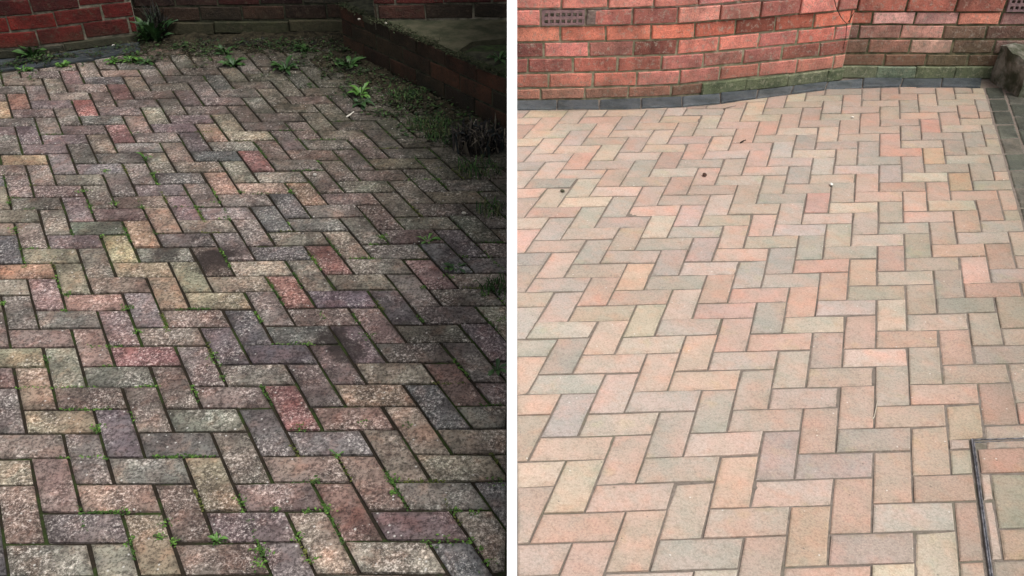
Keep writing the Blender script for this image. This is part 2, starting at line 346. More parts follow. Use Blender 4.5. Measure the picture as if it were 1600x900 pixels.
def lay(y, root, cells, mats, gap, cham, wob, palette, overrides, k_alb, jit, clipper, frame, seed, calm=0.6):
    """cells: list of polygons in lattice coordinates; the 300 largest in view are single blocks, the rest one part"""
    rnd = random.Random(seed); items = []
    ov = [(uv_at(y, px, py), c) for px, py, c in overrides]
    for (u0, v0, u1, v1) in cells:
        for poly in clipper([Vector((u0, v0)), Vector((u1, v0)), Vector((u1, v1)), Vector((u0, v1))]):
            if len(poly) < 3 or abs(area2(poly)) < 0.10: continue
            cu = sum((q.x for q in poly)) / len(poly); cv = sum((q.y for q in poly)) / len(poly)
            x, z = pix(P(y, cu, cv)); p1 = pix(P(y, cu + 0.5, cv)); p2 = pix(P(y, cu, cv + 0.5))
            a = abs((p1[0] - x) * (p2[1] - z) - (p1[1] - z) * (p2[0] - x)) * 4 * abs(area2(poly))
            inside = frame[0] - 40 < x < frame[1] + 40 and -10 < z < 925
            full = len(poly) == 4 and abs(abs(area2(poly)) - (u1 - u0) * (v1 - v0)) < 1e-6
            cc = rnd.choices([q[0] for q in palette], [q[1] for q in palette])[0]; s = rnd.uniform(0.86, 1.14)
            cc = tuple(min(255, max(5, t * s + rnd.uniform(-5, 5))) for t in cc)
            for (ou, ovv), oc in ov:
                if min(q.x for q in poly) < ou < max(q.x for q in poly) and min(q.y for q in poly) < ovv < max(q.y for q in poly): cc = tuple(t + rnd.uniform(-2, 2) for t in oc)
            mean = sum(q[0][0] * q[1] for q in palette) / sum(q[1] for q in palette), sum(q[0][1] * q[1] for q in palette) / sum(q[1] for q in palette), sum(q[0][2] * q[1] for q in palette) / sum(q[1] for q in palette)
            cc = tuple(m_ + (t - m_) * calm for t, m_ in zip(cc, mean))
            items.append((a if inside else -1, poly, cu, cv, full, (u1 - u0, v1 - v0), alb(cc, k_alb)))
    items.sort(key=lambda t: -t[0])
    cache = {}; far = MB(); nsingle = 0; edges = []
    for rank, (a, poly, cu, cv, full, dims, ac) in enumerate(items):
        o3 = P(y, cu, cv, rnd.uniform(-jit, jit) * 0.0016)
        rot = y.R @ Matrix.Rotation(rnd.gauss(0, 0.006) * jit, 3, 'X') @ Matrix.Rotation(rnd.gauss(0, 0.006) * jit, 3, 'Y') @ Matrix.Rotation(rnd.gauss(0, 0.004) * jit, 3, 'Z')
        c2 = loc2(y, cu, cv); lp = [loc2(y, q.x, q.y) - c2 for q in poly]
        single = rank < 300 and a > 0
        if single and full:
            key = (dims, rnd.randrange(10))
            if key not in cache:
                cache[key] = block_mesh('block', lp, gap, cham, wob, rnd); cache[key].materials.append(mats[0])
            me = cache[key]
        elif single:
            me = block_mesh('cut_block', lp, gap, cham, wob, rnd); me.materials.append(mats[0])
        if single:
            o = link('block', me, None, root); put(o, Matrix.Translation(o3) @ rot.to_4x4()); o.color = (*ac, 1); nsingle += 1
        else:
            v_, f_, n_ = block_geo(lp, gap, cham, wob, rnd); edges += [0.0] * n_ + [1.0] * (len(v_) - n_); far.add([rot @ Vector(q) + o3 for q in v_], f_, ac)
    if far.v:
        fm = far.mesh('block_field'); fm.attributes.new('edge', 'FLOAT', 'POINT').data.foreach_set('value', edges)
        tag(link('block_field', fm, mats[1], root), kind='stuff')
    return nsingle

def herringbone(u0, u1, v0, v1):
    out = []
    for v in range(v0, v1):
        for u in range(u0, u1):
            k = (u + v) % 4
            if k == 0: out.append((u, v, u + 2, v + 1))
            elif k == 2: out.append((u, v, u + 1, v + 2))
    return out
def sheet(name, y, poly_uv, h, mat, label, rough=0.0, step=0.5):
    """a bedding sheet over a lattice rectangle, slightly uneven"""
    u0, v0, u1, v1 = poly_uv; nu, nv = int((u1 - u0) / step), int((v1 - v0) / step); vs_ = []; fs = []
    for j in range(nv + 1):
        for i in range(nu + 1):
            p = P(y, u0 + (u1 - u0) * i / nu, v0 + (v1 - v0) * j / nv)
            vs_.append(p + y.N * (h + rough * noise.noise(p * 14)))
    for j in range(nv):
        for i in range(nu):
            a = j * (nu + 1) + i; fs.append((a, a + nu + 1, a + nu + 2, a + 1))
    o = link(name, mesh(name, vs_, fs, True), mat); return tag(o, label, kind='structure')

# ------------------------------------------------------------------ setting: ground
gv = [(-40, -40, -0.55), (40, -40, -0.55), (40, 40, -0.55), (-40, 40, -0.55)]
tag(link('ground', mesh('ground', gv, [(0, 1, 2, 3)]), M['ground']), 'bare ground under and around the two paved yards', kind='structure')
X_SPLIT = 0.012                                   # half thickness of the board between the yards

def bed_strip(name, y, xs, ys, h, mat, label, rough=0.0):
    """bedding under a yard: grid in plan x/y, lifted onto the yard's plane"""
    nx, ny = 150, 200; vs_, fs = [], []
    for j in range(ny + 1):
        for i in range(nx + 1):
            X, Y = xs[0] + (xs[1] - xs[0]) * i / nx, ys[0] + (ys[1] - ys[0]) * j / ny
            Z = y.O.z - ((X - y.O.x) * y.N.x + (Y - y.O.y) * y.N.y) / y.N.z
            p = Vector((X, Y, Z)); vs_.append(p + y.N * (h + rough * noise.noise(p * 30)))
    for j in range(ny):
        for i in range(nx):
            a = j * (nx + 1) + i; fs.append((a, a + 1, a + nx + 2, a + nx + 1))
    return tag(link(name, mesh(name, vs_, fs, True), mat), label, kind='structure')
paveL = bed_strip('paving', YL, (-3.4, -X_SPLIT), (0.55, 5.05), -0.0095, M['soil_joint'], 'grimy weedy herringbone block paving left of the white board', 0.004)
paveR = bed_strip('paving', YR, (X_SPLIT, 3.5), (0.55, 5.05), -0.0042, M['sand_joint'], 'clean pale herringbone block paving right of the white board', 0.003)

# clip lines are given in plan metres and turned into lattice half-planes
def uv_of(y, p):
    d = p - y.O; a, b = d.dot(y.ex), d.dot(y.ey); u2, v2 = loc2(y, 1, 0), loc2(y, 0, 1); det = u2.x * v2.y - u2.y * v2.x
    return Vector(((a * v2.y - b * v2.x) / det, (u2.x * b - u2.y * a) / det))
def plan_uv(y, X, Y):
    return uv_of(y, Vector((X, Y, y.O.z - ((X - y.O.x) * y.N.x + (Y - y.O.y) * y.N.y) / y.N.z)))
def half(a, b, keep):
    d = b - a; n_ = Vector((-d.y, d.x)); n_ = n_ if (keep - a).dot(n_) > 0 else -n_
    return (a, n_)
Vv = Vector
# left field
hl = [half(plan_uv(YL, -X_SPLIT, 1), plan_uv(YL, -X_SPLIT, 4), plan_uv(YL, -1, 2)),
      half(plan_uv(YL, -3.3, 1), plan_uv(YL, -3.3, 4), plan_uv(YL, -1, 2))]
seedL = plan_uv(YL, -1.2, 2.5)
back_L = [(-3.4, 4.42), (-2.649, 4.482), (-2.32, 4.576), (-2.10, 4.69), (-1.95, 4.80)]
hl.append(half(plan_uv(YL, -2.0, 4.79), plan_uv(YL, -0.5, 4.77), seedL))
BED_A, BED_B = (-0.90, 4.70), (-X_SPLIT - 0.001, 3.655)
hl.append(half(plan_uv(YL, BED_A[0] - 0.02, BED_A[1]), plan_uv(YL, BED_B[0] - 0.02, BED_B[1]), seedL))
hl.append(half(plan_uv(YL, -3, 0.6), plan_uv(YL, 0, 0.6), seedL))
def clip_all(hp):
    def f(poly):
        for a, n_ in hp:
            poly = clip(poly, a, n_)
            if len(poly) < 3: return []
        return [poly]
    return f
PAL_L = [((118, 106, 96), 32), ((108, 95, 93), 26), ((122, 99, 91), 12), ((136, 124, 106), 7), ((86, 84, 86), 12), ((106, 105, 95), 11)]
OV_L = [(92, 655, (172, 160, 122)), (55, 605, (160, 130, 105)), (335, 755, (150, 138, 105)), (235, 850, (145, 132, 102)), (185, 775, (150, 122, 102)),
 (185, 400, (178, 166, 120)), (222, 365, (188, 145, 108)), (250, 345, (160, 130, 110)), (225, 420, (168, 150, 115)), (298, 430, (152, 152, 118)),
 (100, 430, (140, 136, 105)), (30, 425, (170, 122, 92)), (150, 473, (152, 104, 94)), (225, 555, (142, 80, 80)), (260, 460, (165, 140, 110)), (320, 468, (160, 150, 115)),
 (45, 249, (190, 155, 115)), (345, 285, (165, 120, 100)), (385, 293, (175, 155, 115)), (136, 164, (152, 78, 74)), (30, 155, (150, 95, 80)), (6, 170, (195, 165, 120)),
 (328, 201, (165, 135, 110)), (388, 208, (172, 162, 128)), (185, 197, (132, 75, 75)), (188, 140, (128, 80, 75)), (395, 245, (142, 80, 80)), (412, 293, (165, 125, 110)),
 (475, 302, (152, 116, 86)), (425, 342, (58, 64, 70)), (448, 322, (62, 64, 68)), (515, 405, (132, 76, 70)), (455, 462, (152, 86, 76)), (505, 470, (105, 85, 102)),
 (455, 632, (142, 80, 76)), (560, 648, (150, 110, 95)), (605, 612, (150, 122, 96)), (720, 730, (172, 160, 132)), (615, 868, (165, 155, 135)), (712, 882, (72, 76, 82)),
 (700, 772, (130, 130, 120)), (330, 402, (66, 46, 40)), (480, 558, (72, 68, 78)), (545, 535, (90, 74, 80)), (190, 665, (95, 85, 95)), (315, 652, (112, 118, 105)),
 (100, 572, (125, 130, 110)), (185, 587, (105, 112, 98)), (85, 750, (142, 112, 100)), (25, 790, (140, 112, 98)), (540, 780, (140, 100, 90)), (610, 790, (132, 104, 92)),
 (470, 728, (128, 102, 92)), (650, 815, (118, 95, 100)), (760, 830, (150, 140, 118)), (70, 865, (130, 130, 115)), (160, 870, (128, 128, 112)), (240, 500, (120, 108, 110)),
 (60, 525, (128, 100, 96)), (30, 560, (150, 142, 112)), (360, 560, (105, 92, 104)), (430, 480, (112, 100, 96)), (95, 730, (140, 110, 100)), (195, 822, (96, 82, 84))]
def clipL(poly):
    for a, n_ in hl:
        poly = clip(poly, a, n_)
        if len(poly) < 3: return []
    X = P(YL, sum(q.x for q in poly) / len(poly), sum(q.y for q in poly) / len(poly)).x
    for a, b in zip(back_L[:-1], back_L[1:]):
        if X < b[0]: poly = clip(poly, *half(plan_uv(YL, *a), plan_uv(YL, *b), seedL)); break
    return [poly]
cellsL = herringbone(-14, 26, -35, 12)
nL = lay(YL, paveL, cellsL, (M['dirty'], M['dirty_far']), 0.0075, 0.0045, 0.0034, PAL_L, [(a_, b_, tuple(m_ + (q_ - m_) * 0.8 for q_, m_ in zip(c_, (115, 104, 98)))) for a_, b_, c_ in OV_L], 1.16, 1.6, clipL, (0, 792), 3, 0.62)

# right field, cut by the edging on the right, the band along the house and the inspection cover frame
seedR = plan_uv(YR, 1.2, 2.5)
hr = [half(plan_uv(YR, X_SPLIT, 1), plan_uv(YR, X_SPLIT, 4), seedR), half(plan_uv(YR, 0, 0.6), plan_uv(YR, 3, 0.6), seedR)]
BAND_R = [(0.0, 4.418), (0.57, 4.431), (1.015, 4.482), (1.389, 4.626), (1.779, 4.767), (2.148, 4.803), (2.70, 4.79)]
U_EDGE = 5.68
hr.append((Vv((U_EDGE, 0)), Vv((-1, 0))))
def cut_back(poly):
    """cut by the bent back line: each block by the segment it lies under"""
    cu = sum(q.x for q in poly) / len(poly); cv = sum(q.y for q in poly) / len(poly); X = P(YR, cu, cv).x
    for a, b in zip(BAND_R[:-1], BAND_R[1:]):
        if X < b[0] or b is BAND_R[-1]: return clip(poly, *half(plan_uv(YR, *a), plan_uv(YR, *b), seedR))
CU, CV = 2.65, -2.36                              # corner of the cover frame
def clipR(poly):
    for a, n_ in hr:
        poly = clip(poly, a, n_)
        if len(poly) < 3: return []
    if max(q.y for q in poly) < -26:
        poly = cut_back(poly)
        if len(poly) < 3: return []
    umin, umax = min(q.x for q in poly), max(q.x for q in poly); vmax, vmin = max(q.y for q in poly), min(q.y for q in poly)
    if umax <= CU - 0.07 or vmax <= CV - 0.05: return [poly]
    out = [clip(poly, Vv((0, CV - 0.05)), Vv((0, -1)))]
    low = clip(poly, Vv((0, CV - 0.05)), Vv((0, 1)))
    if len(low) >= 3:
        out.append(clip(low, Vv((CU - 0.07, 0)), Vv((-1, 0))))
        q = clip(low, Vv((CU + 0.085, 0)), Vv((1, 0)))
        if len(q) >= 3: out.append(clip(q, Vv((0, CV + 0.04)), Vv((0, 1))))
    return [q for q in out if len(q) >= 3]
PAL_R = [((209, 192, 175), 28), ((215, 189, 174), 25), ((222, 178, 162), 11), ((190, 183, 174), 18), ((203, 187, 181), 12), ((217, 203, 180), 6)]
OV_R = [(875, 178, (225, 210, 175)), (940, 190, (225, 185, 170)), (925, 212, (230, 190, 175)), (1082, 227, (225, 175, 160)), (1163, 205, (225, 175, 160)), (1197, 192, (225, 175, 160)),
 (905, 240, (195, 190, 170)), (902, 264, (232, 175, 158)), (937, 232, (230, 210, 180)), (1097, 262, (226, 180, 165)), (910, 309, (240, 220, 195)), (967, 315, (186, 181, 172)), (1000, 275, (186, 181, 172)),
 (862, 354, (195, 188, 182)), (1075, 331, (222, 190, 185)), (1187, 347, (235, 190, 175)), (922, 387, (178, 178, 168)), (1085, 359, (184, 182, 174)), (862, 412, (230, 195, 178)), (992, 427, (238, 200, 170)),
 (1145, 367, (218, 188, 170)), (905, 286, (212, 205, 185)), (1277, 312, (222, 158, 148)), (1400, 234, (232, 165, 140)), (1460, 244, (225, 180, 140)), (1395, 302, (220, 180, 162)), (1222, 400, (172, 172, 166)),
 (1270, 386, (178, 176, 163)), (1330, 396, (176, 175, 160)), (1392, 405, (205, 160, 145)), (1432, 385, (162, 160, 142)), (1425, 356, (176, 175, 158)), (1477, 364, (190, 175, 160)), (1285, 416, (225, 165, 150)),
 (1350, 427, (220, 180, 150)), (1480, 437, (162, 158, 146)), (1510, 347, (215, 170, 145)), (1500, 282, (205, 175, 135)), (1522, 305, (220, 175, 158)), (1562, 400, (195, 155, 140)), (1355, 280, (220, 180, 165)),
 (1465, 297, (215, 175, 160)), (1312, 295, (188, 175, 160)), (872, 480, (212, 192, 185)), (1005, 502, (212, 205, 175)), (1077, 511, (190, 184, 175)), (1147, 522, (228, 180, 165)), (947, 527, (238, 200, 178)),
 (1087, 552, (235, 195, 170)), (1100, 592, (235, 195, 170)), (885, 600, (200, 195, 185)), (837, 630, (230, 190, 172)), (1115, 640, (184, 178, 166)), (1057, 657, (205, 185, 175)), (1165, 625, (196, 184, 170)),
 (1025, 585, (225, 190, 172)), (1255, 472, (232, 175, 150)), (1302, 457, (228, 175, 155)), (1440, 470, (178, 168, 148)), (1507, 477, (164, 157, 146)), (1345, 517, (222, 172, 155)), (1575, 487, (175, 165, 145)),
 (1417, 529, (218, 170, 145)), (1445, 570, (195, 178, 160)), (1495, 542, (210, 165, 148)), (1560, 630, (195, 150, 138)), (1340, 632, (208, 175, 155)), (1422, 647, (210, 175, 152)), (1505, 650, (208, 185, 155)),
 (1520, 457, (205, 155, 140)), (890, 700, (225, 190, 172)), (977, 712, (226, 188, 172)), (1147, 750, (230, 188, 160)), (980, 772, (225, 190, 178)), (905, 757, (222, 205, 175)), (1000, 837, (228, 185, 160)),
 (920, 872, (224, 180, 165)), (1090, 865, (188, 182, 170)), (1075, 800, (208, 188, 172)), (840, 867, (200, 180, 172)), (1277, 690, (205, 165, 150)), (1362, 690, (168, 156, 146)), (1302, 725, (180, 163, 158)),
 (1392, 742, (215, 175, 150)), (1452, 707, (212, 178, 152)), (1262, 840, (212, 180, 150)), (1330, 792, (215, 168, 145)), (1472, 760, (195, 158, 135)), (1562, 712, (205, 145, 128)), (1500, 715, (190, 185, 160)),
 (1575, 775, (168, 163, 137)), (1510, 825, (185, 160, 148)), (1582, 845, (200, 160, 135)), (1577, 887, (160, 152, 138)), (1385, 215, (225, 170, 155)), (1360, 185, (222, 175, 160)), (1465, 195, (228, 160, 145)),
 (1533, 175, (222, 170, 150)), (1195, 250, (218, 178, 165)), (1045, 850, (190, 184, 172))]
cellsR = herringbone(-24, 9, -37, 9)
nR = lay(YR, paveR, cellsR, (M['clean'], M['clean_far']), 0.0042, 0.0028, 0.003, PAL_R, OV_R, 0.585, 1.2, clipR, (808, 1600), 5, 0.43)

# ------------------------------------------------------------------ dark edging courses
def course_along(y, root, front, back, length, mats, pal, gap=0.005, k=1.0, seed=1, h=0.0):
    """blocks filling the band between two plan polylines, joints square to it"""
    rnd = random.Random(seed)
    def walk(pl):
        L = [0]
        for a, b in zip(pl[:-1], pl[1:]): L.append(L[-1] + math.dist(a, b))
        def f(s):
            s = max(0, min(1, s)) * L[-1]
            for i in range(len(pl) - 1):
                if s <= L[i + 1] or i == len(pl) - 2:
                    t = (s - L[i]) / max(1e-6, L[i + 1] - L[i]); return (pl[i][0] + (pl[i + 1][0] - pl[i][0]) * t, pl[i][1] + (pl[i + 1][1] - pl[i][1]) * t)
        return f, L[-1]
    f, lf = walk(front); g, _ = walk(back); n = max(1, round(lf / length))
    for i in range(n):
        q = [plan_uv(y, *t) for t in (f(i / n), f((i + 1) / n), g((i + 1) / n), g(i / n))]
        c = sum(q, Vv((0, 0))) / 4; c2 = loc2(y, c.x, c.y); lp = [loc2(y, t.x, t.y) - c2 for t in q]
        o = link('block', block_mesh('edging_block', lp, gap, 0.005, 0.003, rnd), mats, root)
        put(o, Matrix.Translation(P(y, c.x, c.y, h + rnd.uniform(-0.004, 0.003))) @ (y.R @ Matrix.Rotation(rnd.gauss(0, 0.01), 3, 'X')).to_4x4())
        cc = rnd.choice(pal); o.color = (*alb(cc, k * rnd.uniform(0.8, 1.2)), 1)
edgL = empty('edging', at(YL, 120, 90)); tag(edgL, 'smooth dark slate coloured edging strip below the wine red wall', kind='structure')
course_along(YL, edgL, [(-3.4, 4.43), (-2.649, 4.49), (-2.32, 4.585), (-2.0, 4.73)], [(-3.4, 4.57), (-2.732, 4.652), (-2.40, 4.727), (-2.05, 4.87)], 0.42, M['slate'], [(62, 68, 72), (56, 62, 68), (66, 68, 72)], 0.002, 0.75, 4, 0.004)
course_along(YL, edgL, [(-1.98, 4.80), (-0.93, 4.78)], [(-2.0, 4.93), (-0.85, 4.93)], 0.3, M['slate'], [(42, 42, 42), (50, 48, 44), (36, 38, 38)], 0.004, 0.8, 5, 0.0)
edgR = empty('edging', at(YR, 1100, 155)); tag(edgR, 'dark blue grey edging blocks along the foot of the red wall and down the right side', kind='structure')
course_along(YR, edgR, [(0.013, 4.425), (0.57, 4.438), (1.015, 4.489), (1.389, 4.633), (1.779, 4.774), (2.148, 4.810), (2.62, 4.795)],
             [(0.013, 4.555), (0.448, 4.578), (0.694, 4.602), (0.904, 4.628), (1.426, 4.765), (1.85, 4.915), (2.0, 4.955), (2.70, 4.955)], 0.215, M['slate'], [(100, 106, 110), (94, 100, 104), (104, 108, 110), (88, 94, 98)], 0.004, 0.82, 6, 0.006)
rnd = random.Random(8)
for k in range(5):
    for i in range(20):
        u0 = U_EDGE + 0.04 + k * 1.02; v0 = -33.0 + 1.98 * i + k * 0.9
        q = [Vv((u0, v0)), Vv((u0 + 1, v0)), Vv((u0 + 1, v0 + 1.98)), Vv((u0, v0 + 1.98))]
        c = sum(q, Vv((0, 0))) / 4; c2 = loc2(YR, c.x, c.y)
        if P(YR, c.x, c.y).y > 4.86: continue
        o = link('block', block_mesh('edging_block', [loc2(YR, t.x, t.y) - c2 for t in q], 0.007, 0.005, 0.004, rnd), M['slate'], edgR)
        put(o, Matrix.Translation(P(YR, c.x, c.y, rnd.uniform(-0.002, 0.001))) @ YR.R.to_4x4())
        o.color = (*alb(rnd.choice([(112, 110, 98), (100, 102, 90), (118, 112, 100), (92, 96, 84)]), 0.85 if i > 2 else 0.55), 1)

# ------------------------------------------------------------------ brick walls
def brick_geo(L, h, d, k, rnd, wob=0.003, cham=0.004):
    """front face at y=0 looking to -y, centred on x, from z=0; k rakes the ends"""
    vs_ = []; zs = (0.0, h)
    def pt(x, z, y): return (x + k * z, y, z)
    o = [(-L / 2, 0), (0, 0), (L / 2, 0), (L / 2, h), (0, h), (-L / 2, h)]
    ring = []
    for x, z in o: ring.append((x + rnd.uniform(-wob, wob), z + rnd.uniform(-wob, wob) * 0.7))
    fr = []
    for x, z in ring:
        fx = x - math.copysign(cham + rnd.uniform(0, wob), x) if abs(x) > 0.01 else x
        fz = z + (cham if z < h / 2 else -cham) + rnd.uniform(-wob, wob) * 0.4; fr.append((fx, fz))
    vs_ = [pt(x, z, 0) for x, z in fr] + [pt(x, z, cham) for x, z in ring] + [pt(x, z, d) for x, z in ring]
    fs = [tuple(range(6))]
    for i in range(6):
        j = (i + 1) % 6; fs.append((i, 6 + i, 6 + j, j)); fs.append((6 + i, 12 + i, 12 + j, 6 + j))
    return vs_, fs
class Path:
    def __init__(s, pts):
        s.p = [Vector(q) for q in pts]; s.L = [0]
        for _ in range(2 if len(pts) > 2 else 0):      # round the bends
            q = [s.p[0]]
            for a, b in zip(s.p[:-1], s.p[1:]): q += [a.lerp(b, 0.25), a.lerp(b, 0.75)]
            s.p = q + [s.p[-1]]
        for a, b in zip(s.p[:-1], s.p[1:]): s.L.append(s.L[-1] + (b - a).length)
    def __call__(s, t):
        t = max(0, min(s.L[-1], t))
        for i in range(len(s.p) - 1):
            if t <= s.L[i + 1] or i == len(s.p) - 2:
                f = (t - s.L[i]) / (s.L[i + 1] - s.L[i]); return s.p[i].lerp(s.p[i + 1], f)
def brick_wall(name, label, cat, pts, courses, blen, mats, pal, joint=0.011, seed=1, extra=0, depth=0.07, offs=None, rake=0.0, far_mat=None, mortar='mortar', skip=None, k_alb=1.0):
    """pts: plan path with base height (x, y, z); courses: (height, kind, proud, palette, brick length, material)"""
    rnd = random.Random(seed); path = Path(pts); T = path.L[-1]
    root = empty(name, path(T / 2)); tag(root, label, cat)
    cache = {}; z = 0.0; zs = []
    for ci, (h, kind, proud, cpal, cl, cm) in enumerate(courses):
        L0 = cl or blen; cmat = cm or mats; off = (offs[ci] if offs and ci < len(offs) else (0.5 * L0 if ci % 2 else 0.0) + rnd.uniform(-0.02, 0.02))
        s = off - L0
        while s < T:
            a, b = max(s, 0), min(s + L0, T); s += L0
            if b - a < 0.015: continue
            mid = (a + b) / 2
            if skip and skip(ci, a, b): continue
            pa, pb = path(a), path(b); c = (pa + pb) / 2; d = pb - pa
            xp = pix(Vector((c.x, c.y, c.z + z)))[0]; k = -rake * (xp - 800) / 2500; k = round(k * 40) / 40
            full = abs((b - a) - L0) < 1e-4
            key = (round(b - a, 3), h, k, kind, rnd.randrange(4) if full else rnd.random())
            if key not in cache:
                wob = 0.004 if kind == 'plinth' else 0.0028
                me = mesh('brick', *brick_geo((pb - pa).length - joint, h - joint, depth, k, rnd, wob)); me.materials.append(cmat); cache[key] = me
            o = link('brick' if kind != 'plinth' else 'plinth_block', cache[key], None, root)
            ang = math.atan2(d.y, d.x) + rnd.gauss(0, 0.006)
            nrm = Vector((d.y, -d.x, 0)).normalized()
            q = c + nrm * (max(0.0, (path((a + b) / 2) - c).dot(nrm)) + proud + rnd.uniform(-0.002, 0.002)) + Vector((0, 0, z + joint / 2)); q.x += k * z * math.cos(ang); q.y += k * z * math.sin(ang)
            put(o, Matrix.Translation(q) @ Matrix.Rotation(ang, 4, 'Z') @ Matrix.Rotation(rnd.gauss(0, 0.004), 4, 'Y'))
            cc = rnd.choice(cpal or pal); sc = rnd.uniform(0.78, 1.15) * (0.72 if rnd.random() < 0.1 else 1); o.color = (*alb(tuple(min(255, v * sc) for v in cc), k_alb), 1)
        z += h
    # mortar core
    mb = MB(); ztop = z + extra * 0.08
    n = max(2, int(T / 0.08)); fr = [path(T * i / n) for i in range(n + 1)]
    vs_, fs = [], []
    rows = max(2, int(ztop / 0.04))
    for j in range(rows + 1):
        for i, q in enumerate(fr):
            d = (fr[min(i + 1, n)] - fr[max(i - 1, 0)]); nn = Vector((d.y, -d.x, 0)).normalized()
            vs_.append(q - nn * (0.006 + 0.0035 * noise.noise(Vector((q.x * 40, q.y * 40, j * 1.7)))) + Vector((0, 0, -0.05 + (ztop + 0.05) * j / rows)))
    for j in range(rows):
        for i in range(n):
            a = j * (n + 1) + i; fs.append((a, a + 1, a + n + 2, a + n + 1))
    m0 = len(vs_)
    for zz in (-0.05, ztop):
        for i, q in enumerate(fr):
            d = (fr[min(i + 1, n)] - fr[max(i - 1, 0)]); nn = Vector((d.y, -d.x, 0)).normalized(); bk = q - nn * 0.2 + Vector((0, 0, zz))
            if q.x < 0: bk.x = min(bk.x, -X_SPLIT - 0.001)
            vs_.append(bk)
    for i in range(n):
        a = m0 + i; fs.append((a + 1, a, a + n + 1, a + n + 2)); t0 = rows * (n + 1) + i; fs.append((t0, t0 + 1, a + n + 2, a + n + 1))
    put(link('mortar', mesh('mortar', vs_, fs), M[mortar], root), Matrix.Identity(4))
    if extra:                                       # the wall above the picture
        for ci in range(extra):
            s = (0.5 * blen if ci % 2 else 0) - blen
            while s < T:
                a, b = max(s, 0), min(s + blen, T); s += blen
                if b - a < 0.03: continue
                pa, pb = path(a), path(b); c = (pa + pb) / 2; d = pb - pa; ang = math.atan2(d.y, d.x)
                v_, f_ = brick_geo(d.length - joint, 0.08 - joint, depth, 0, rnd)
                R_ = Matrix.Translation(c + Vector((0, 0, z + ci * 0.08 + joint / 2))) @ Matrix.Rotation(ang, 4, 'Z')
                cc = rnd.choice(pal); mb.add([R_ @ Vector(q) for q in v_], f_, alb(cc, k_alb * rnd.uniform(0.75, 1.2)))
        tag(put(link('upper_brickwork', mb.mesh('upper_brickwork'), far_mat or M['clean_brick_far'], root), Matrix.Identity(4)), kind='stuff')
    return root, path

RED_R = [(204, 124, 108), (196, 116, 101), (188, 118, 108), (206, 128, 112), (182, 112, 102), (204, 136, 122)]
RED_HI = [(200, 128, 114), (194, 120, 108), (204, 134, 120), (182, 116, 110)]
ROUGH_R = [(176, 128, 116), (190, 136, 122), (150, 110, 96), (196, 150, 140), (128, 100, 84), (160, 112, 98)]
BROWN_R = [(140, 92, 80), (126, 92, 78), (152, 102, 88), (120, 98, 80)]
bayR = [(0.014, 4.567, -0.211), (0.448, 4.590, -0.213), (0.694, 4.612, -0.215), (0.904, 4.640, -0.216), (1.053, 4.682, -0.218), (1.426, 4.790, -0.223), (1.78, 4.897, -0.229), (1.885, 4.940, -0.231)]
GP = [(122, 128, 98), (130, 134, 106), (116, 124, 94), (138, 140, 116)]
def skip_vent(ci, a, b): return ci == 5 and a < 0.33 and b > 0.13
wR, pR = brick_wall('brick_wall', 'bright red brick bay wall with air brick right of the white board', 'wall', bayR,
    [(0.066, 'brick', 0, [(200, 130, 112), (206, 140, 122), (186, 118, 104)], None, None), (0.083, 'brick', 0, None, None, None), (0.083, 'brick', 0, None, None, None),
     (0.084, 'brick', 0, None, None, None), (0.084, 'brick', 0.002, [(208, 120, 98), (212, 130, 108), (198, 112, 92)], None, None), (0.088, 'brick', 0.013, RED_HI, None, None),
     (0.086, 'brick', 0.013, RED_HI, None, None), (0.084, 'brick', 0.013, RED_HI, None, None)], 0.237, M['clean_brick'], RED_R, 0.012, 11, 20, offs=[0.14, 0.18, 0.07, 0.15, 0.235, 0.13, 0.235, 0.1], skip=skip_vent, k_alb=1.3)
# mossy plinth laid against the foot of the bay from where it turns back
def plinth(root, path, s0, s1, h, L, proud, mat, pal, seed, k_alb=0.8):
    rnd = random.Random(seed); s = s0
    while s < s1 - 0.05:
        b = min(s + L, s1); pa, pb = path(s), path(b); c = (pa + pb) / 2; d = pb - pa; nn = Vector((d.y, -d.x, 0)).normalized()
        o = link('plinth_block', mesh('plinth_block', *brick_geo(d.length - 0.0004, h * rnd.uniform(0.97, 1.03), 0.06, 0, rnd, 0.0035, 0.004)), mat, root)
        put(o, Matrix.Translation(c + nn * proud) @ Matrix.Rotation(math.atan2(d.y, d.x), 4, 'Z')); o.color = (*alb(rnd.choice(pal), k_alb), 1); s = b
plinth(wR, pR, 1.03, pR.L[-1], 0.066, 0.26, 0.014, M['green_plinth'], GP, 4)
recR = [(1.86, 4.972, -0.231), (3.4, 4.962, -0.236)]
def skip_vent2(ci, a, b): return ci == 5 and a < 0.86 + 0.20 and b > 0.86
wR2, pR2 = brick_wall('brick_wall', 'weathered recessed brick wall with mossy green foot beside the grey pillar', 'wall', recR,
    [(0.066, 'brick', 0, None, None, None), (0.074, 'brick', 0, BROWN_R, None, M['stained_brick']), (0.084, 'brick', 0, BROWN_R + ROUGH_R, None, M['stained_brick']), (0.081, 'brick', 0, ROUGH_R, None, M['stained_brick']),
     (0.072, 'brick', 0.002, [(206, 128, 108), (190, 140, 132), (208, 112, 88)], None, None), (0.090, 'brick', 0.010, [(160, 96, 82), (150, 92, 78), (168, 104, 90)], 0.27, None), (0.088, 'brick', 0.010, RED_HI, None, None)],
    0.237, M['clean_brick'], RED_R, 0.012, 12, 22, offs=[0.1, 0.26, 0.15, 0.08, 0.14, 0.04, 0.2], mortar='mortar_stained', skip=skip_vent2, k_alb=1.5)
plinth(wR2, pR2, 0.0, pR2.L[-1], 0.066, 0.225, 0.014, M['green_plinth'], GP + [(130, 142, 118), (146, 154, 130)], 5)

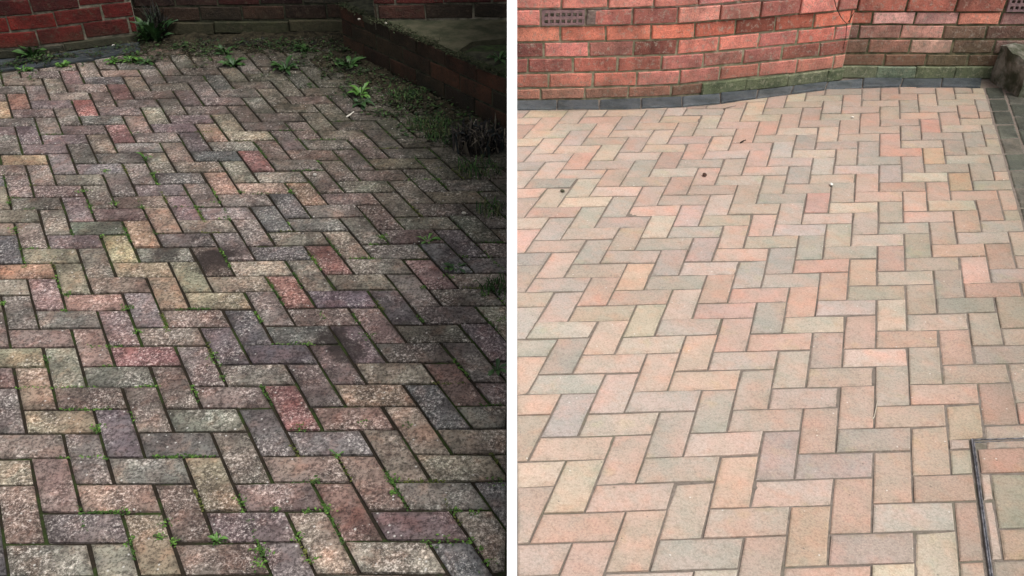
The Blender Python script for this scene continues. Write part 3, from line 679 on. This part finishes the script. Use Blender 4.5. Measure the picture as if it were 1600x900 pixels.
def air_brick(root, path, s0, L, z, h, nx, proud):
    pa, pb = path(s0), path(s0 + L); c = (pa + pb) / 2; d = pb - pa; nn = Vector((d.y, -d.x, 0)).normalized()
    Mx = Matrix.Translation(c + nn * proud + Vector((0, 0, z))) @ Matrix.Rotation(math.atan2(d.y, d.x), 4, 'Z')
    # plate with real holes: bars between them
    mb = MB(); hs_ = 0.0185; px_ = L * 0.9 / nx; zr = (h * 0.30, h * 0.68); x0 = -L * 0.45
    xs = sorted([-L / 2 + 0.003, L / 2 - 0.003] + [x0 + px_ * (i + 0.5) + s * hs_ / 2 for i in range(nx) for s in (-1, 1)])
    zs_ = [0.006, zr[0] - hs_ / 2, zr[0] + hs_ / 2, zr[1] - hs_ / 2, zr[1] + hs_ / 2, h - 0.006]
    for i in range(len(xs) - 1):
        for j in range(5):
            if i % 2 == 1 and j in (1, 3): continue
            mb.box((xs[i], 0, zs_[j]), (xs[i + 1], 0.03, zs_[j + 1]))
    o = link('air_brick', mb.mesh('air_brick'), M['vent'], root); put(o, Mx)
    o['label'] = 'purple grey clay air brick with two rows of square holes'
    hb = MB(); hb.box((-L / 2 + 0.004, 0.031, 0.008), (L / 2 - 0.004, 0.05, h - 0.008))
    g = link('hole_backing', hb.mesh('hole_backing'), M['vent_hole'], o); g.matrix_parent_inverse = Matrix.Identity(4)
air_brick(wR, pR, 0.135, 0.225, 0.066 + 0.083 * 2 + 0.168, 0.088, 7, 0.014)
# blackened brick beside it
o = link('brick', mesh('brick', *brick_geo(0.226, 0.076, 0.07, 0, random.Random(3))), M['clean_brick'], wR)
pa, pb = pR(0.362), pR(0.60); d = pb - pa
put(o, Matrix.Translation((pa + pb) / 2 + Vector((0, -0.013, 0.406))) @ Matrix.Rotation(math.atan2(d.y, d.x), 4, 'Z')); o.color = (*alb((128, 110, 104)), 1)
air_brick(wR2, pR2, 0.86, 0.225, 0.066 + 0.074 + 0.084 + 0.081 + 0.072, 0.090, 7, 0.012)

RED_L = [(112, 32, 26), (98, 28, 24), (122, 38, 30), (90, 30, 26)]
GRIM_L = [(70, 40, 30), (60, 42, 30), (78, 44, 34)]
bayL = [(-3.3, 4.60, -0.026), (-2.732, 4.662, -0.018), (-2.503, 4.705, -0.011), (-2.248, 4.815, 0.0), (-2.06, 4.895, 0.006)]
wL, pL = brick_wall('brick_wall', 'wine red brick wall with pale mortar behind the weeds', 'wall', bayL,
    [(0.050, 'plinth', 0.012, [(72, 70, 54), (64, 64, 50), (80, 76, 62)], 0.4, M['dark_brick']), (0.088, 'brick', 0, None, None, None), (0.082, 'brick', 0, None, None, None), (0.084, 'brick', 0, None, None, None),
     (0.082, 'brick', 0, [(128, 30, 26), (112, 28, 26)], None, None), (0.082, 'brick', 0, None, None, None)], 0.232, M['dark_brick'], RED_L, 0.010, 21, 24,
    offs=[0.1, 0.09, 0.20, 0.10, 0.02, 0.13], far_mat=M['dark_brick_far'], mortar='mortar_dirty', k_alb=0.72)
recL = [(-2.10, 4.985, 0.008), (-0.45, 4.957, 0.045)]
wL2, pL2 = brick_wall('brick_wall', 'dark damp recessed brick wall with mossy foot behind the weedy strip', 'wall', recL,
    [(0.074, 'plinth', 0.015, [(60, 60, 40), (52, 50, 36), (66, 62, 44)], 0.42, M['dark_brick']), (0.082, 'brick', 0, [(54, 38, 28), (48, 38, 28), (60, 42, 32)], None, None), (0.082, 'brick', 0, [(62, 28, 24), (56, 36, 30), (74, 68, 56)], None, None),
     (0.082, 'brick', 0, None, None, None)], 0.236, M['dark_brick'], [(62, 26, 24), (54, 26, 24), (72, 32, 28)], 0.010, 22, 25, far_mat=M['dark_brick_far'], mortar='mortar_dark', k_alb=1.0)
porch = [(-0.68, 4.432, 0.262), (-X_SPLIT - 0.001, 4.420, 0.276)]
wL3, pL3 = brick_wall('brick_wall', 'short dull red brick wall standing on the mossy raised bed', 'wall', porch,
    [(0.074, 'brick', 0, [(70, 54, 42), (76, 46, 38), (66, 54, 40)], None, None), (0.08, 'brick', 0.004, [(88, 34, 30), (80, 34, 30), (84, 42, 34)], None, None), (0.08, 'brick', 0.004, None, None, None)],
    0.236, M['dark_brick'], [(108, 36, 32), (92, 32, 30)], 0.009, 23, 22, far_mat=M['dark_brick_far'], mortar='mortar_dirty', k_alb=1.0)

# ------------------------------------------------------------------ raised bed (left yard, right-hand side)
bedp = [(BED_A[0], BED_A[1], 0.025), (BED_B[0] - 0.014, BED_B[1] + 0.016, 0.0)]
bed, pB = brick_wall('raised_bed', 'low dark mossy brick raised bed running down beside the white board', 'raised bed', bedp,
    [(0.082, 'brick', 0, None, None, None), (0.082, 'brick', 0, None, None, None), (0.074, 'brick', 0, None, None, None)], 0.23, M['black_brick'],
    [(60, 40, 28), (54, 37, 27), (66, 40, 28), (50, 38, 27)], 0.008, 31, 0, mortar='mortar_dark', rake=0.0, k_alb=1.7, depth=0.013)
def slab(root, name, pts, z0, z1, mat, rough=0.004, seed=1):
    """an uneven flat slab from a plan polygon"""
    bm = bmesh.new(); vs_ = [bm.verts.new((x, y, z1)) for x, y in pts]; f = bm.faces.new(vs_)
    if f.normal.z < 0: f.normal_flip()
    r = bmesh.ops.extrude_face_region(bm, geom=[f]); vv = [g for g in r['geom'] if isinstance(g, bmesh.types.BMVert)]
    for q in vv: q.co.z = z0
    bmesh.ops.recalc_face_normals(bm, faces=bm.faces)
    bmesh.ops.triangulate(bm, faces=[f for f in bm.faces if len(f.verts) > 4])
    bmesh.ops.subdivide_edges(bm, edges=bm.edges[:], cuts=5, use_grid_fill=True)
    for q in bm.verts: q.co += Vector((noise.noise(q.co * 9 + Vector((seed, 0, 0))), noise.noise(q.co * 9 + Vector((0, seed, 0))), noise.noise(q.co * 11))) * rough
    m = bpy.data.meshes.new(name); bm.to_mesh(m); bm.free(); return link(name, m, mat, root)
def inv_parent(o): return put(o, Matrix.Identity(4))
bpy.context.view_layer.update()
s1 = slab(bed, 'coping_slab', [(-0.66, 4.425), (-0.34, 4.425), (-0.34, 4.055), (-0.64, 4.40)], 0.232, 0.262, M['slab'], 0.005, 1)
s2 = slab(bed, 'coping_slab', [(-0.337, 4.425), (-0.016, 4.425), (-0.016, 4.15), (-0.18, 4.085), (-0.25, 3.945), (-0.337, 4.05)], 0.230, 0.266, M['slab'], 0.005, 2)
s3 = slab(bed, 'moss_bed', [(-0.245, 3.945), (-0.17, 4.078), (-0.016, 4.14), (-0.016, 3.67)], 0.205, 0.242, M['moss_soil'], 0.010, 3)
s4 = slab(bed, 'coping_slab', [(-0.90, 4.72), (-0.69, 4.72), (-0.69, 4.455), (-0.70, 4.46)], 0.23, 0.258, M['slab'], 0.005, 4)
for s_ in (s1, s2, s3, s4): inv_parent(s_)

# ------------------------------------------------------------------ grey rendered pillar at the far right
pb_ = at(YR, 1592, 152)
pil = slab(None, 'rendered_pillar', [(pb_.x, pb_.y), (pb_.x + 0.5, pb_.y), (pb_.x + 0.5, 4.94), (pb_.x - 0.03, 4.94)], -0.26, -0.03, M['render'], 0.022, 6)
tag(pil, 'rough grey rendered pillar end standing in the corner by the weathered wall', 'pillar')

# ------------------------------------------------------------------ added white board, standing in for the strip dividing two separate views
scr = empty('added_divider', (0, 1.4, -0.12)); tag(scr, 'tall thin white painted board standing between dirty and clean paving', 'partition')
T2 = 0.0108
def prof(name, prof_, t, mat):
    n = len(prof_); vs_ = [(-t, y, z) for y, z in prof_] + [(t, y, z) for y, z in prof_]
    fs = [tuple(reversed(range(n))), tuple(range(n, 2 * n))] + [(i, (i + 1) % n, n + (i + 1) % n, n + i) for i in range(n)]
    bm = bmesh.new(); m = mesh(name, vs_, fs); bm.from_mesh(m); bmesh.ops.recalc_face_normals(bm, faces=bm.faces)
    bmesh.ops.bevel(bm, geom=[e for e in bm.edges if e.calc_face_angle(0) > 0.5], offset=0.0008, segments=1, affect='EDGES'); bm.to_mesh(m); bm.free()
    o = link(name, m, mat, scr); o.matrix_parent_inverse = Matrix.Translation((0, -1.4, 0.12)); return o
y0, z0, y1, z1 = 1.086, -0.20, 1.990, 1.166            # raked front edge, square to the line of sight
sl = (y1 - y0) / (z1 - z0)
prof('end_rail', [(y0, z0), (y0 + 0.05, z0), (y1 + 0.05, z1), (y1, z1)], T2, M['white'])
prof('panel', [(y0 + 0.0505, z0), (4.40, z0), (4.40, z1 - 0.04), (y1 + 0.0505 - sl * 0.04, z1 - 0.04)], T2 - 0.002, M['white'])
prof('top_rail', [(y1 + 0.0505 - sl * 0.04, z1 - 0.0395), (4.40, z1 - 0.0395), (4.40, z1), (y1 + 0.0505, z1)], T2, M['white'])

# ------------------------------------------------------------------ inspection cover frame (right yard, near corner)
cf = empty('inspection_cover_frame', P(YR, CU, CV)); tag(cf, 'steel edge frame of a block filled inspection cover sunk in the clean paving', 'cover frame')
def bar(name, a, b, off, wdt, h0, h1, mat):
    A, B = P(YR, *a), P(YR, *b); d = (B - A).normalized(); sd_ = YR.N.cross(d).normalized()
    mb = MB(); vs_ = []
    for q in (A, B):
        for s, h in ((off - wdt / 2, h0), (off + wdt / 2, h0), (off + wdt / 2, h1), (off - wdt / 2, h1)): vs_.append(q + sd_ * s + YR.N * h)
    mb.add(vs_, [(0, 1, 2, 3), (7, 6, 5, 4), (0, 4, 5, 1), (1, 5, 6, 2), (2, 6, 7, 3), (3, 7, 4, 0)])
    m = mb.mesh(name); bm = bmesh.new(); bm.from_mesh(m); bmesh.ops.recalc_face_normals(bm, faces=bm.faces)
    bmesh.ops.bevel(bm, geom=bm.edges[:], offset=0.0008, segments=2, affect='EDGES'); bm.to_mesh(m); bm.free()
    o = link(name, m, mat, cf); return o
bars = [bar('frame_edge', (CU, CV - 0.02), (CU + 0.07, 7.0), -0.0025, 0.003, -0.05, 0.004, M['steel']),
        bar('tray_edge', (CU, CV + 0.02), (CU + 0.07, 7.0), 0.0026, 0.003, -0.05, 0.002, M['steel']),
        bar('frame_edge', (CU - 0.03, CV - 0.03), (9.5, CV - 0.08), 0.001, 0.003, -0.05, -0.001, M['steel']),
        bar('tray_edge', (CU + 0.05, CV + 0.02), (9.5, CV - 0.03), -0.0035, 0.003, -0.05, -0.003, M['steel'])]
bpy.context.view_layer.update()
for b_ in bars: inv_parent(b_)

# ------------------------------------------------------------------ weeds
def leaf_mesh(name, L, W_, bend, lobed, seed):
    rnd = random.Random(seed); n = 7; vs_ = []; fs = []
    for i in range(n + 1):
        t = i / n; wd = W_ * (math.sin(math.pi * min(1, t * 0.9 + 0.06)) ** 0.8) * (0.35 + 0.65 * t if t < 0.6 else 1)
        if lobed: wd *= (1.0 if i % 2 else 0.55)
        if i == n: wd = 0.0004
        x = L * t * (1 - 0.15 * bend * t); z = L * bend * (0.55 * t - 0.75 * t * t); tw = rnd.uniform(-0.1, 0.1) * W_
        vs_ += [(x, -wd / 2, z + wd * 0.28 + tw), (x, 0, z), (x, wd / 2, z + wd * 0.28 - tw)]
    for i in range(n):
        a = i * 3; fs += [(a, a + 3, a + 4, a + 1), (a + 1, a + 4, a + 5, a + 2)]
    return mesh(name, vs_, fs, True)
LEAF = {}
for key, mt in (('leaf', 'leaf'), ('leaf_bright', 'leaf_bright'), ('leaf_dark', 'leaf_dark')):
    LEAF[key] = []
    for i in range(5):
        m = leaf_mesh('leaf', 1.0, random.uniform(0.22, 0.36), random.uniform(0.5, 1.1), i % 2 == 0, i + 10); m.materials.append(M[mt]); LEAF[key].append(m)
def weed(px, py, size, n, kind, label, tilt=(0.2, 1.0), h=0.0, y=YL, name='weed', group='weeds growing on the dirty paving'):
    p = at(y, px, py, h); rnd = random.Random(int(px * 7 + py)); root = empty(name, p); tag(root, label, 'weed', group)
    n = int(n * 1.7)
    for i in range(n):
        o = link('leaf', rnd.choice(LEAF[kind]), None, root); s = size * rnd.choice((0.35, 0.5, 0.7, 0.9, 1.1)) * rnd.uniform(0.85, 1.1)
        o.rotation_euler = (rnd.uniform(-0.3, 0.3), -rnd.uniform(*tilt), 2.39996 * i + rnd.uniform(-0.4, 0.4)); o.scale = (s, s * rnd.uniform(0.9, 1.5), s)
        a = o.rotation_euler.z; o.location = (math.cos(a) * size * 0.05, math.sin(a) * size * 0.05, -0.004)
    return root
weed(52, 90, 0.105, 22, 'leaf', 'bushy green weed at the foot of the wine red wall, left', (0.35, 1.3))
weed(230, 62, 0.125, 17, 'leaf', 'broad leaved green weed in the corner where the red wall ends', (0.3, 1.2), 0.01)
weed(248, 58, 0.085, 8, 'leaf_dark', 'small dark weed just right of the broad leaved corner weed', (0.3, 1.2), 0.0)
weed(246, 66, 0.17, 16, 'leaf_dark', 'tall loose dark green plant against the corner beside the wine red wall', (0.6, 1.4))
weed(38, 111, 0.055, 14, 'leaf_bright', 'low bright green weed on the slate strip at far left', (0.1, 0.7))
weed(98, 104, 0.055, 16, 'leaf_bright', 'low bright green weed at the edge of the slate strip, second from left', (0.1, 0.8))
weed(178, 97, 0.06, 14, 'leaf_bright', 'left plant of the bright green clump on the slate strip', (0.1, 0.7))
weed(205, 96, 0.07, 16, 'leaf_bright', 'middle plant of the bright green clump on the slate strip', (0.1, 0.7))
weed(228, 97, 0.06, 12, 'leaf', 'right plant of the bright green clump on the slate strip', (0.1, 0.7))
weed(352, 84, 0.075, 14, 'leaf', 'upper green weed of the pair before the recessed wall', (0.3, 1.1))
weed(364, 103, 0.085, 16, 'leaf', 'lower green weed of the pair before the recessed wall', (0.15, 0.8))
weed(447, 109, 0.09, 18, 'leaf', 'spreading green weed on the dirty blocks right of the pair', (0.15, 0.8))
weed(480, 80, 0.085, 12, 'leaf', 'thin leaved green weed close under the recessed wall', (0.15, 0.7))
weed(545, 106, 0.095, 16, 'leaf', 'spiky green weed near the head of the raised bed', (0.15, 0.9))
weed(563, 150, 0.085, 12, 'leaf_bright', 'bright green rosette weed nearest the bed among the upper weeds', (0.2, 0.9))
weed(565, 163, 0.07, 10, 'leaf_dark', 'dark weed just below the bright green rosette', (0.1, 0.6))
weed(590, 92, 0.08, 10, 'leaf_dark', 'dark weed against the face of the raised bed', (0.2, 0.9))
weed(776, 578, 0.045, 9, 'leaf', 'green weed at the foot of the white board', (0.15, 0.8))
weed(528, 712, 0.032, 6, 'leaf_bright', 'tiny bright seedling in a joint near the front', (0.2, 0.9))
weed(228, 250, 0.05, 7, 'leaf_bright', 'small pale green seedling in a joint, left of the middle', (0.3, 1.2))
weed(668, 377, 0.05, 8, 'leaf_bright', 'small bright weed on the darker blocks near the board', (0.1, 0.6))
weed(780, 92, 0.07, 12, 'leaf', 'green weed growing on top of the raised bed', (0.1, 0.7), 0.235)
weed(340, 845, 0.028, 6, 'leaf_bright', 'tiny seedling in a front joint below the pale block', (0.2, 0.9))
weed(712, 418, 0.05, 8, 'leaf', 'small weed in a joint below the bright one near the board', (0.1, 0.6))

def blades(px, py, n, L, spread, cols_, label, name='grass_tuft', y=YL, lean=0.9, h=0.0, group='dark grass along the raised bed'):
    p = at(y, px, py, h); rnd = random.Random(int(px + py * 3)); mb = MB()
    for i in range(n):
        a = rnd.uniform(0, 6.2832); r = spread * math.sqrt(rnd.random()); b = Vector((math.cos(a) * r, math.sin(a) * r * 0.8, 0))
        d = Vector((rnd.gauss(0, 1), rnd.gauss(0, 1), 0)).normalized(); l = L * rnd.uniform(0.5, 1.2); le = lean * rnd.uniform(0.3, 1.2); wd = rnd.uniform(0.0012, 0.0032) * (1 if name == 'grass_tuft' else 2.2)
        sdv = Vector((-d.y, d.x, 0)) * wd; m_ = b + d * l * 0.45 * le + Vector((0, 0, l * 0.55)); e = b + d * l * le + Vector((0, 0, l * (0.85 - 0.5 * le)))
        if p.x + max(b.x, m_.x, e.x) > -0.016: continue
        mb.add([b - sdv, b + sdv, m_ + sdv * 0.8, m_ - sdv * 0.8, e], [(0, 1, 2, 3), (3, 2, 4)], rnd.choice(cols_))
    o = link(name, mb.mesh(name), M['tinted']); o.location = p
    return tag(o, label, 'grass' if name == 'grass_tuft' else 'dead plant', group)
DG = [(0.015, 0.036, 0.014), (0.03, 0.065, 0.02), (0.05, 0.10, 0.03), (0.07, 0.08, 0.035)]
blades(640, 152, 150, 0.06, 0.09, DG, 'dark green grass at the foot of the raised bed, farthest tuft')
blades(668, 196, 170, 0.055, 0.10, DG, 'dark green grass on the blocks, second tuft from the far end')
blades(700, 214, 150, 0.06, 0.10, DG, 'dark green grass on the blocks below the dead plant')
blades(752, 268, 130, 0.06, 0.10, DG, 'dark green grass close to the white board, level with the dead plant foot')
blades(776, 330, 110, 0.05, 0.08, DG, 'dark green grass close to the white board, nearest but one')
blades(778, 452, 90, 0.045, 0.06, [(0.03, 0.07, 0.02), (0.02, 0.045, 0.012)], 'nearest green grass tuft close to the white board')
blades(748, 232, 260, 0.15, 0.11, [(0.014, 0.013, 0.014), (0.03, 0.026, 0.024), (0.06, 0.05, 0.04), (0.02, 0.026, 0.026), (0.10, 0.085, 0.065)], 'black withered plant heaped against the raised bed', 'dead_plant', lean=0.6, group=None)

def drift(label, fn, nu, nv):
    vs_, fs = [], []
    for j in range(nv + 1):
        for i in range(nu + 1):
            X, Y, h = fn(i / nu, j / nv); Z = YL.O.z - ((X - YL.O.x) * YL.N.x + (Y - YL.O.y) * YL.N.y) / YL.N.z
            q = Vector((X, Y, Z)); n_ = 0.6 * noise.noise(q * 9) + 0.35 * noise.noise(q * 27) + 0.25 * noise.noise(q * 70)
            vs_.append((X, Y, Z + h * (1 + 1.3 * n_) + 0.010 * n_ - 0.006))
    for j in range(nv):
        for i in range(nu): a = j * (nu + 1) + i; fs.append((a, a + 1, a + nu + 2, a + nu + 1))
    tag(link('soil_drift', mesh('soil_drift', vs_, fs, True), M['soil']), label, 'soil', kind='stuff')
def back_drift(u, v):
    X = -2.10 + 1.35 * u; return X, 4.52 + 0.44 * v, 0.016 * max(0.0, v - 0.22) ** 0.8 - 0.004 * (v < 0.22)
def bed_drift(u, v):
    a = Vector((BED_A[0], BED_A[1])).lerp(Vector((BED_B[0] - 0.01, BED_B[1])), u); d_ = Vector((-0.79, -0.61)) * (0.02 + 0.30 * (1 - v)); a = a + d_
    return min(a.x, -0.03), a.y, 0.030 * max(0.0, v - 0.30) ** 1.1 - 0.004 * (v < 0.3)
drift('dark crumbly soil spread over the blocks before the recessed wall', back_drift, 130, 50)
drift('dark mossy soil washed up along the foot of the raised bed', bed_drift, 130, 40)
blades(250, 62, 110, 0.24, 0.045, [(0.010, 0.011, 0.010), (0.02, 0.018, 0.016), (0.03, 0.026, 0.02), (0.014, 0.022, 0.012)], 'dark straggly shrub climbing the corner beside the wine red wall', 'dead_plant', lean=0.35, group=None)

# ------------------------------------------------------------------ moss, seedlings and litter too small to count
rnd = random.Random(40); mo = MB()
spots = [(165, 268), (240, 272), (130, 300), (142, 322), (178, 318), (225, 325), (15, 318), (24, 360), (159, 370), (3, 475), (197, 482), (100, 486), (338, 567), (350, 590), (150, 672), (158, 668),
         (340, 843), (272, 847), (202, 848), (260, 815), (193, 798), (375, 780), (492, 750), (612, 752), (510, 795), (465, 840), (486, 875), (712, 798), (735, 845), (765, 880), (670, 848), (410, 860),
         (577, 525), (640, 665), (470, 668), (565, 662), (700, 420), (595, 370), (660, 450), (105, 460), (480, 800), (430, 797), (695, 846), (752, 858), (745, 800), (780, 752), (340, 316), (375, 300), (453, 300),
         (205, 480), (215, 520), (25, 358), (335, 555), (600, 372), (725, 400), (700, 432), (250, 838), (405, 880), (615, 770), (760, 462), (785, 500), (790, 470)]
def sprig(p, n, r, cols_, y=YL, up=0.008, big=1.0):
    for i in range(n):
        a = rnd.uniform(0, 6.28); q = p + y.ex * rnd.gauss(0, r) + y.ey * rnd.gauss(0, r * 0.8) + y.N * rnd.uniform(-0.004, up)
        if y is YL and q.x > -0.022: continue
        s = rnd.uniform(0.002, 0.0055) * big; d = Vector((math.cos(a), math.sin(a), rnd.uniform(-0.2, 0.7))).normalized(); e = d.cross(Vector((0, 0, 1))).normalized()
        mo.add([q - d * s, q + e * s * 0.6, q + d * s, q - e * s * 0.6], [(0, 1, 2, 3)], rnd.choice(cols_))
GM = [(0.05, 0.10, 0.02), (0.08, 0.16, 0.03), (0.11, 0.21, 0.04), (0.035, 0.07, 0.018)]
for px, py in spots: sprig(at(YL, px, py), rnd.randint(14, 40), rnd.uniform(0.006, 0.014), GM)
for i in range(130):                               # moss running along stretches of joint
    u = rnd.uniform(-2, 18); v = rnd.uniform(-22, 3); al = rnd.random() < 0.65; ln = rnd.uniform(0.4, 1.6); cl_ = rnd.choice((GM, GM[:1] + GM[3:], [(0.06, 0.075, 0.02), (0.10, 0.11, 0.03)]))
    u, v = (round(u), v) if al else (u, round(v))
    if P(YL, u, v).x > -0.06: continue
    for k_ in range(int(ln * 10)):
        p = P(YL, u + (0 if al else 0.1 * k_), v + (0.1 * k_ if al else 0), -0.002)
        if p.x < -0.03: sprig(p, rnd.randint(3, 7), 0.0045, cl_, up=0.004)
for i in range(900):                               # along random joints
    u = rnd.uniform(-2, 20); v = rnd.uniform(-30, 3)
    u, v = (round(u), v) if rnd.random() < 0.6 else (u, round(v))
    p = P(YL, u, v, -0.004)
    if p.x > -0.02 or p.y > 4.6: continue
    damp = noise.noise(p * 2.2 + Vector((3, 1, 0))) + 0.9 * ((p.x * 0.79 + p.y * 0.61) - 1.6)
    if damp > 0.1: sprig(p, rnd.randint(3, 9), 0.008, GM[:1] + GM[3:], up=0.003)
DGM = [(0.014, 0.028, 0.012), (0.02, 0.042, 0.014), (0.03, 0.056, 0.018), (0.03, 0.027, 0.016), (0.022, 0.018, 0.012), (0.05, 0.045, 0.028), (0.045, 0.085, 0.024)]
for i in range(470):                               # ragged growth along the far edge and at the foot of the bed
    if i % 2: q = Vector((rnd.uniform(-2.75, -0.75), 4.83 - abs(rnd.gauss(0, 0.14)), 0)); q.y = min(q.y, 4.52 + 0.30 * min(1, max(0, (q.x + 2.75) / 0.75)))
    else: q = Vector((BED_A[0], BED_A[1], 0)).lerp(Vector((BED_B[0], BED_B[1], 0)), rnd.random()) + Vector((-0.79, -0.61, 0)) * (0.02 + abs(rnd.gauss(0, 0.16)))
    if q.x > -0.03: continue
    z = YL.O.z - ((q.x - YL.O.x) * YL.N.x + (q.y - YL.O.y) * YL.N.y) / YL.N.z
    sprig(Vector((q.x, q.y, z)), rnd.randint(8, 26), rnd.uniform(0.012, 0.035), DGM, up=rnd.uniform(0.008, 0.045), big=rnd.uniform(1.0, 2.8))
for i in range(260):                               # moss cushions on the edge of the bed
    q = Vector((BED_A[0], BED_A[1], 0)).lerp(Vector((BED_B[0], BED_B[1], 0)), rnd.random()) + Vector((-0.79, -0.61, 0)) * rnd.uniform(-0.03, 0.012)
    if q.x > -0.03: continue
    sprig(Vector((q.x, q.y, 0.258 + 0.01 * (q.y - 4))), rnd.randint(6, 16), 0.012, [(0.03, 0.034, 0.016), (0.05, 0.05, 0.028), (0.02, 0.03, 0.012)], up=0.008, big=1.5)
tag(link('joint_moss', mo.mesh('joint_moss'), M['tinted']), 'green moss and seedlings sprouting from the joints of the dirty paving', 'moss', kind='stuff')
mo = MB(); BR = [(0.03, 0.023, 0.015), (0.06, 0.048, 0.03), (0.014, 0.012, 0.009), (0.02, 0.03, 0.012), (0.012, 0.011, 0.008), (0.02, 0.017, 0.012), (0.14, 0.125, 0.10)]
for i in range(6000):
    t = rnd.random(); base = Vector((BED_A[0], BED_A[1], 0)).lerp(Vector((BED_B[0], BED_B[1], 0)), t)
    q = base + Vector((-0.79, -0.61, 0)) * abs(rnd.gauss(0, 0.10)) if rnd.random() < 0.4 else Vector((rnd.uniform(-2.1, -0.7), 4.90 - abs(rnd.gauss(0, 0.17)), 0))
    if q.x > -0.03: continue
    z = YL.O.z - ((q.x - YL.O.x) * YL.N.x + (q.y - YL.O.y) * YL.N.y) / YL.N.z
    sprig(Vector((q.x, q.y, z + 0.003)), 2, 0.012, BR, up=0.006)
tag(link('leaf_litter', mo.mesh('leaf_litter'), M['tinted']), 'brown litter and crumbs of soil along the raised bed and recessed wall', 'litter', kind='stuff')

# ------------------------------------------------------------------ small single things lying about
def pebble(px, py, r, c, label, y, name='pebble', flat=0.7, cat='pebble'):
    bm = bmesh.new(); bmesh.ops.create_icosphere(bm, subdivisions=2, radius=r)
    for q in bm.verts: q.co = Vector((q.co.x * 1.2, q.co.y * 0.9, q.co.z * flat)) * (1 + 0.25 * noise.noise(q.co * (2.2 / r) + Vector((px, 0, 0))))
    m = bpy.data.meshes.new(name); bm.to_mesh(m); bm.free(); m.polygons.foreach_set('use_smooth', [True] * len(m.polygons))
    mt = plain_mat(name + '_stone', c, tuple(v * 0.6 for v in c), 150, 0.8, 0.4, 300)
    o = link(name, m, mt); o.location = at(y, px, py, r * flat * 0.8); o.rotation_euler.z = px
    return tag(o, label, cat)
pebble(1299, 288, 0.009, (0.75, 0.73, 0.68), 'small white pebble on the clean paving, upper middle', YR)
pebble(1101, 273, 0.011, (0.07, 0.035, 0.025), 'dark brown speck of dirt on a pink clean block', YR, 'dirt_lump', cat='dirt')
pebble(1332, 183, 0.007, (0.7, 0.66, 0.58), 'pale pebble near the far edge of the clean paving', YR)
pebble(879, 298, 0.009, (0.07, 0.07, 0.045), 'grey green dirt crumb in a joint left on the clean paving', YR, 'dirt_lump', cat='dirt')
pebble(492, 273, 0.009, (0.45, 0.42, 0.38), 'pale chip lying on a dark block in the middle of the dirty paving', YL)
pebble(602, 38, 0.007, (0.32, 0.30, 0.25), 'pale pebble on the front edge of the raised bed', YL).location = at(YL, 603, 36, 0.275)
pebble(562, 22, 0.007, (0.3, 0.28, 0.24), 'pale pebble at the far end of the raised bed', YL).location = at(YL, 561, 30, 0.265)
pebble(725, 333, 0.008, (0.5, 0.47, 0.4), 'pale crumb on the greenish blocks near the board', YL)
pebble(177, 71, 0.008, (0.45, 0.43, 0.39), 'white chip at the foot of the wine red wall', YL)
def stick(pts, r, c, label, y, name='twig'):
    mb = MB(); q = [at(y, *p) if len(p) == 2 else at(y, p[0], p[1], p[2]) for p in pts]
    q = [v + y.N * r for v in q]; mb.tube(q, [r * (1 - 0.5 * i / len(q)) for i in range(len(q))], 6, c); o = link(name, mb.mesh(name, True), M['tinted']); return tag(o, label, 'twig')
stick([(542, 184), (548, 180), (553, 176)], 0.0045, (0.6, 0.57, 0.5), 'short pale stick on the dirty blocks below the green rosette', YL)
stick([(1157, 224), (1162, 221), (1165, 220)], 0.004, (0.03, 0.022, 0.018), 'tiny black twig on the clean paving near the house', YR)
stick([(1130, 171), (1140, 168), (1150, 166)], 0.0022, (0.06, 0.05, 0.04), 'thin dark twig at the back edge of the clean paving', YR)
stick([(765, 238), (778, 229, 0.02), (788, 214, 0.05), (789, 202, 0.09)], 0.003, (0.30, 0.26, 0.2), 'pale curved stem in front of the black withered plant', YL)
stick([(733, 205, 0.01), (740, 196, 0.03), (744, 188, 0.06)], 0.004, (0.28, 0.25, 0.2), 'short pale stem in the middle of the black withered plant', YL)
stick([(650, 120, 0.02), (653, 108, 0.08), (655, 96, 0.12)], 0.0025, (0.28, 0.24, 0.18), 'thin dry stalk leaning on the face of the raised bed', YL)
stick([(1363, 655), (1366, 652), (1371, 626)], 0.0015, (0.5, 0.45, 0.36), 'thin straw lying over a joint of the clean paving', YR)
def root_lines():
    mb = MB()
    for pts in ([(1.72, 4.868, 0.26), (1.745, 4.876, 0.20), (1.79, 4.893, 0.14), (1.835, 4.91, 0.10), (1.85, 4.93, 0.03), (1.852, 4.935, -0.05)], [(1.885, 4.955, 0.22), (1.878, 4.95, 0.15), (1.85, 4.925, 0.105)]):
        q = [Vector(p) + Vector((0.008 * noise.noise(Vector(p) * 30), -0.012, 0)) for p in pts]; mb.tube(q, [0.0024 - 0.0002 * i for i in range(len(q))], 6, (0.03, 0.026, 0.018))
    return mb
o = link('dry_root', root_lines().mesh('dry_root', True), M['tinted']); tag(o, 'thin dark forked root creeping up the wall corner', 'root')
print('blocks', nL, nR)
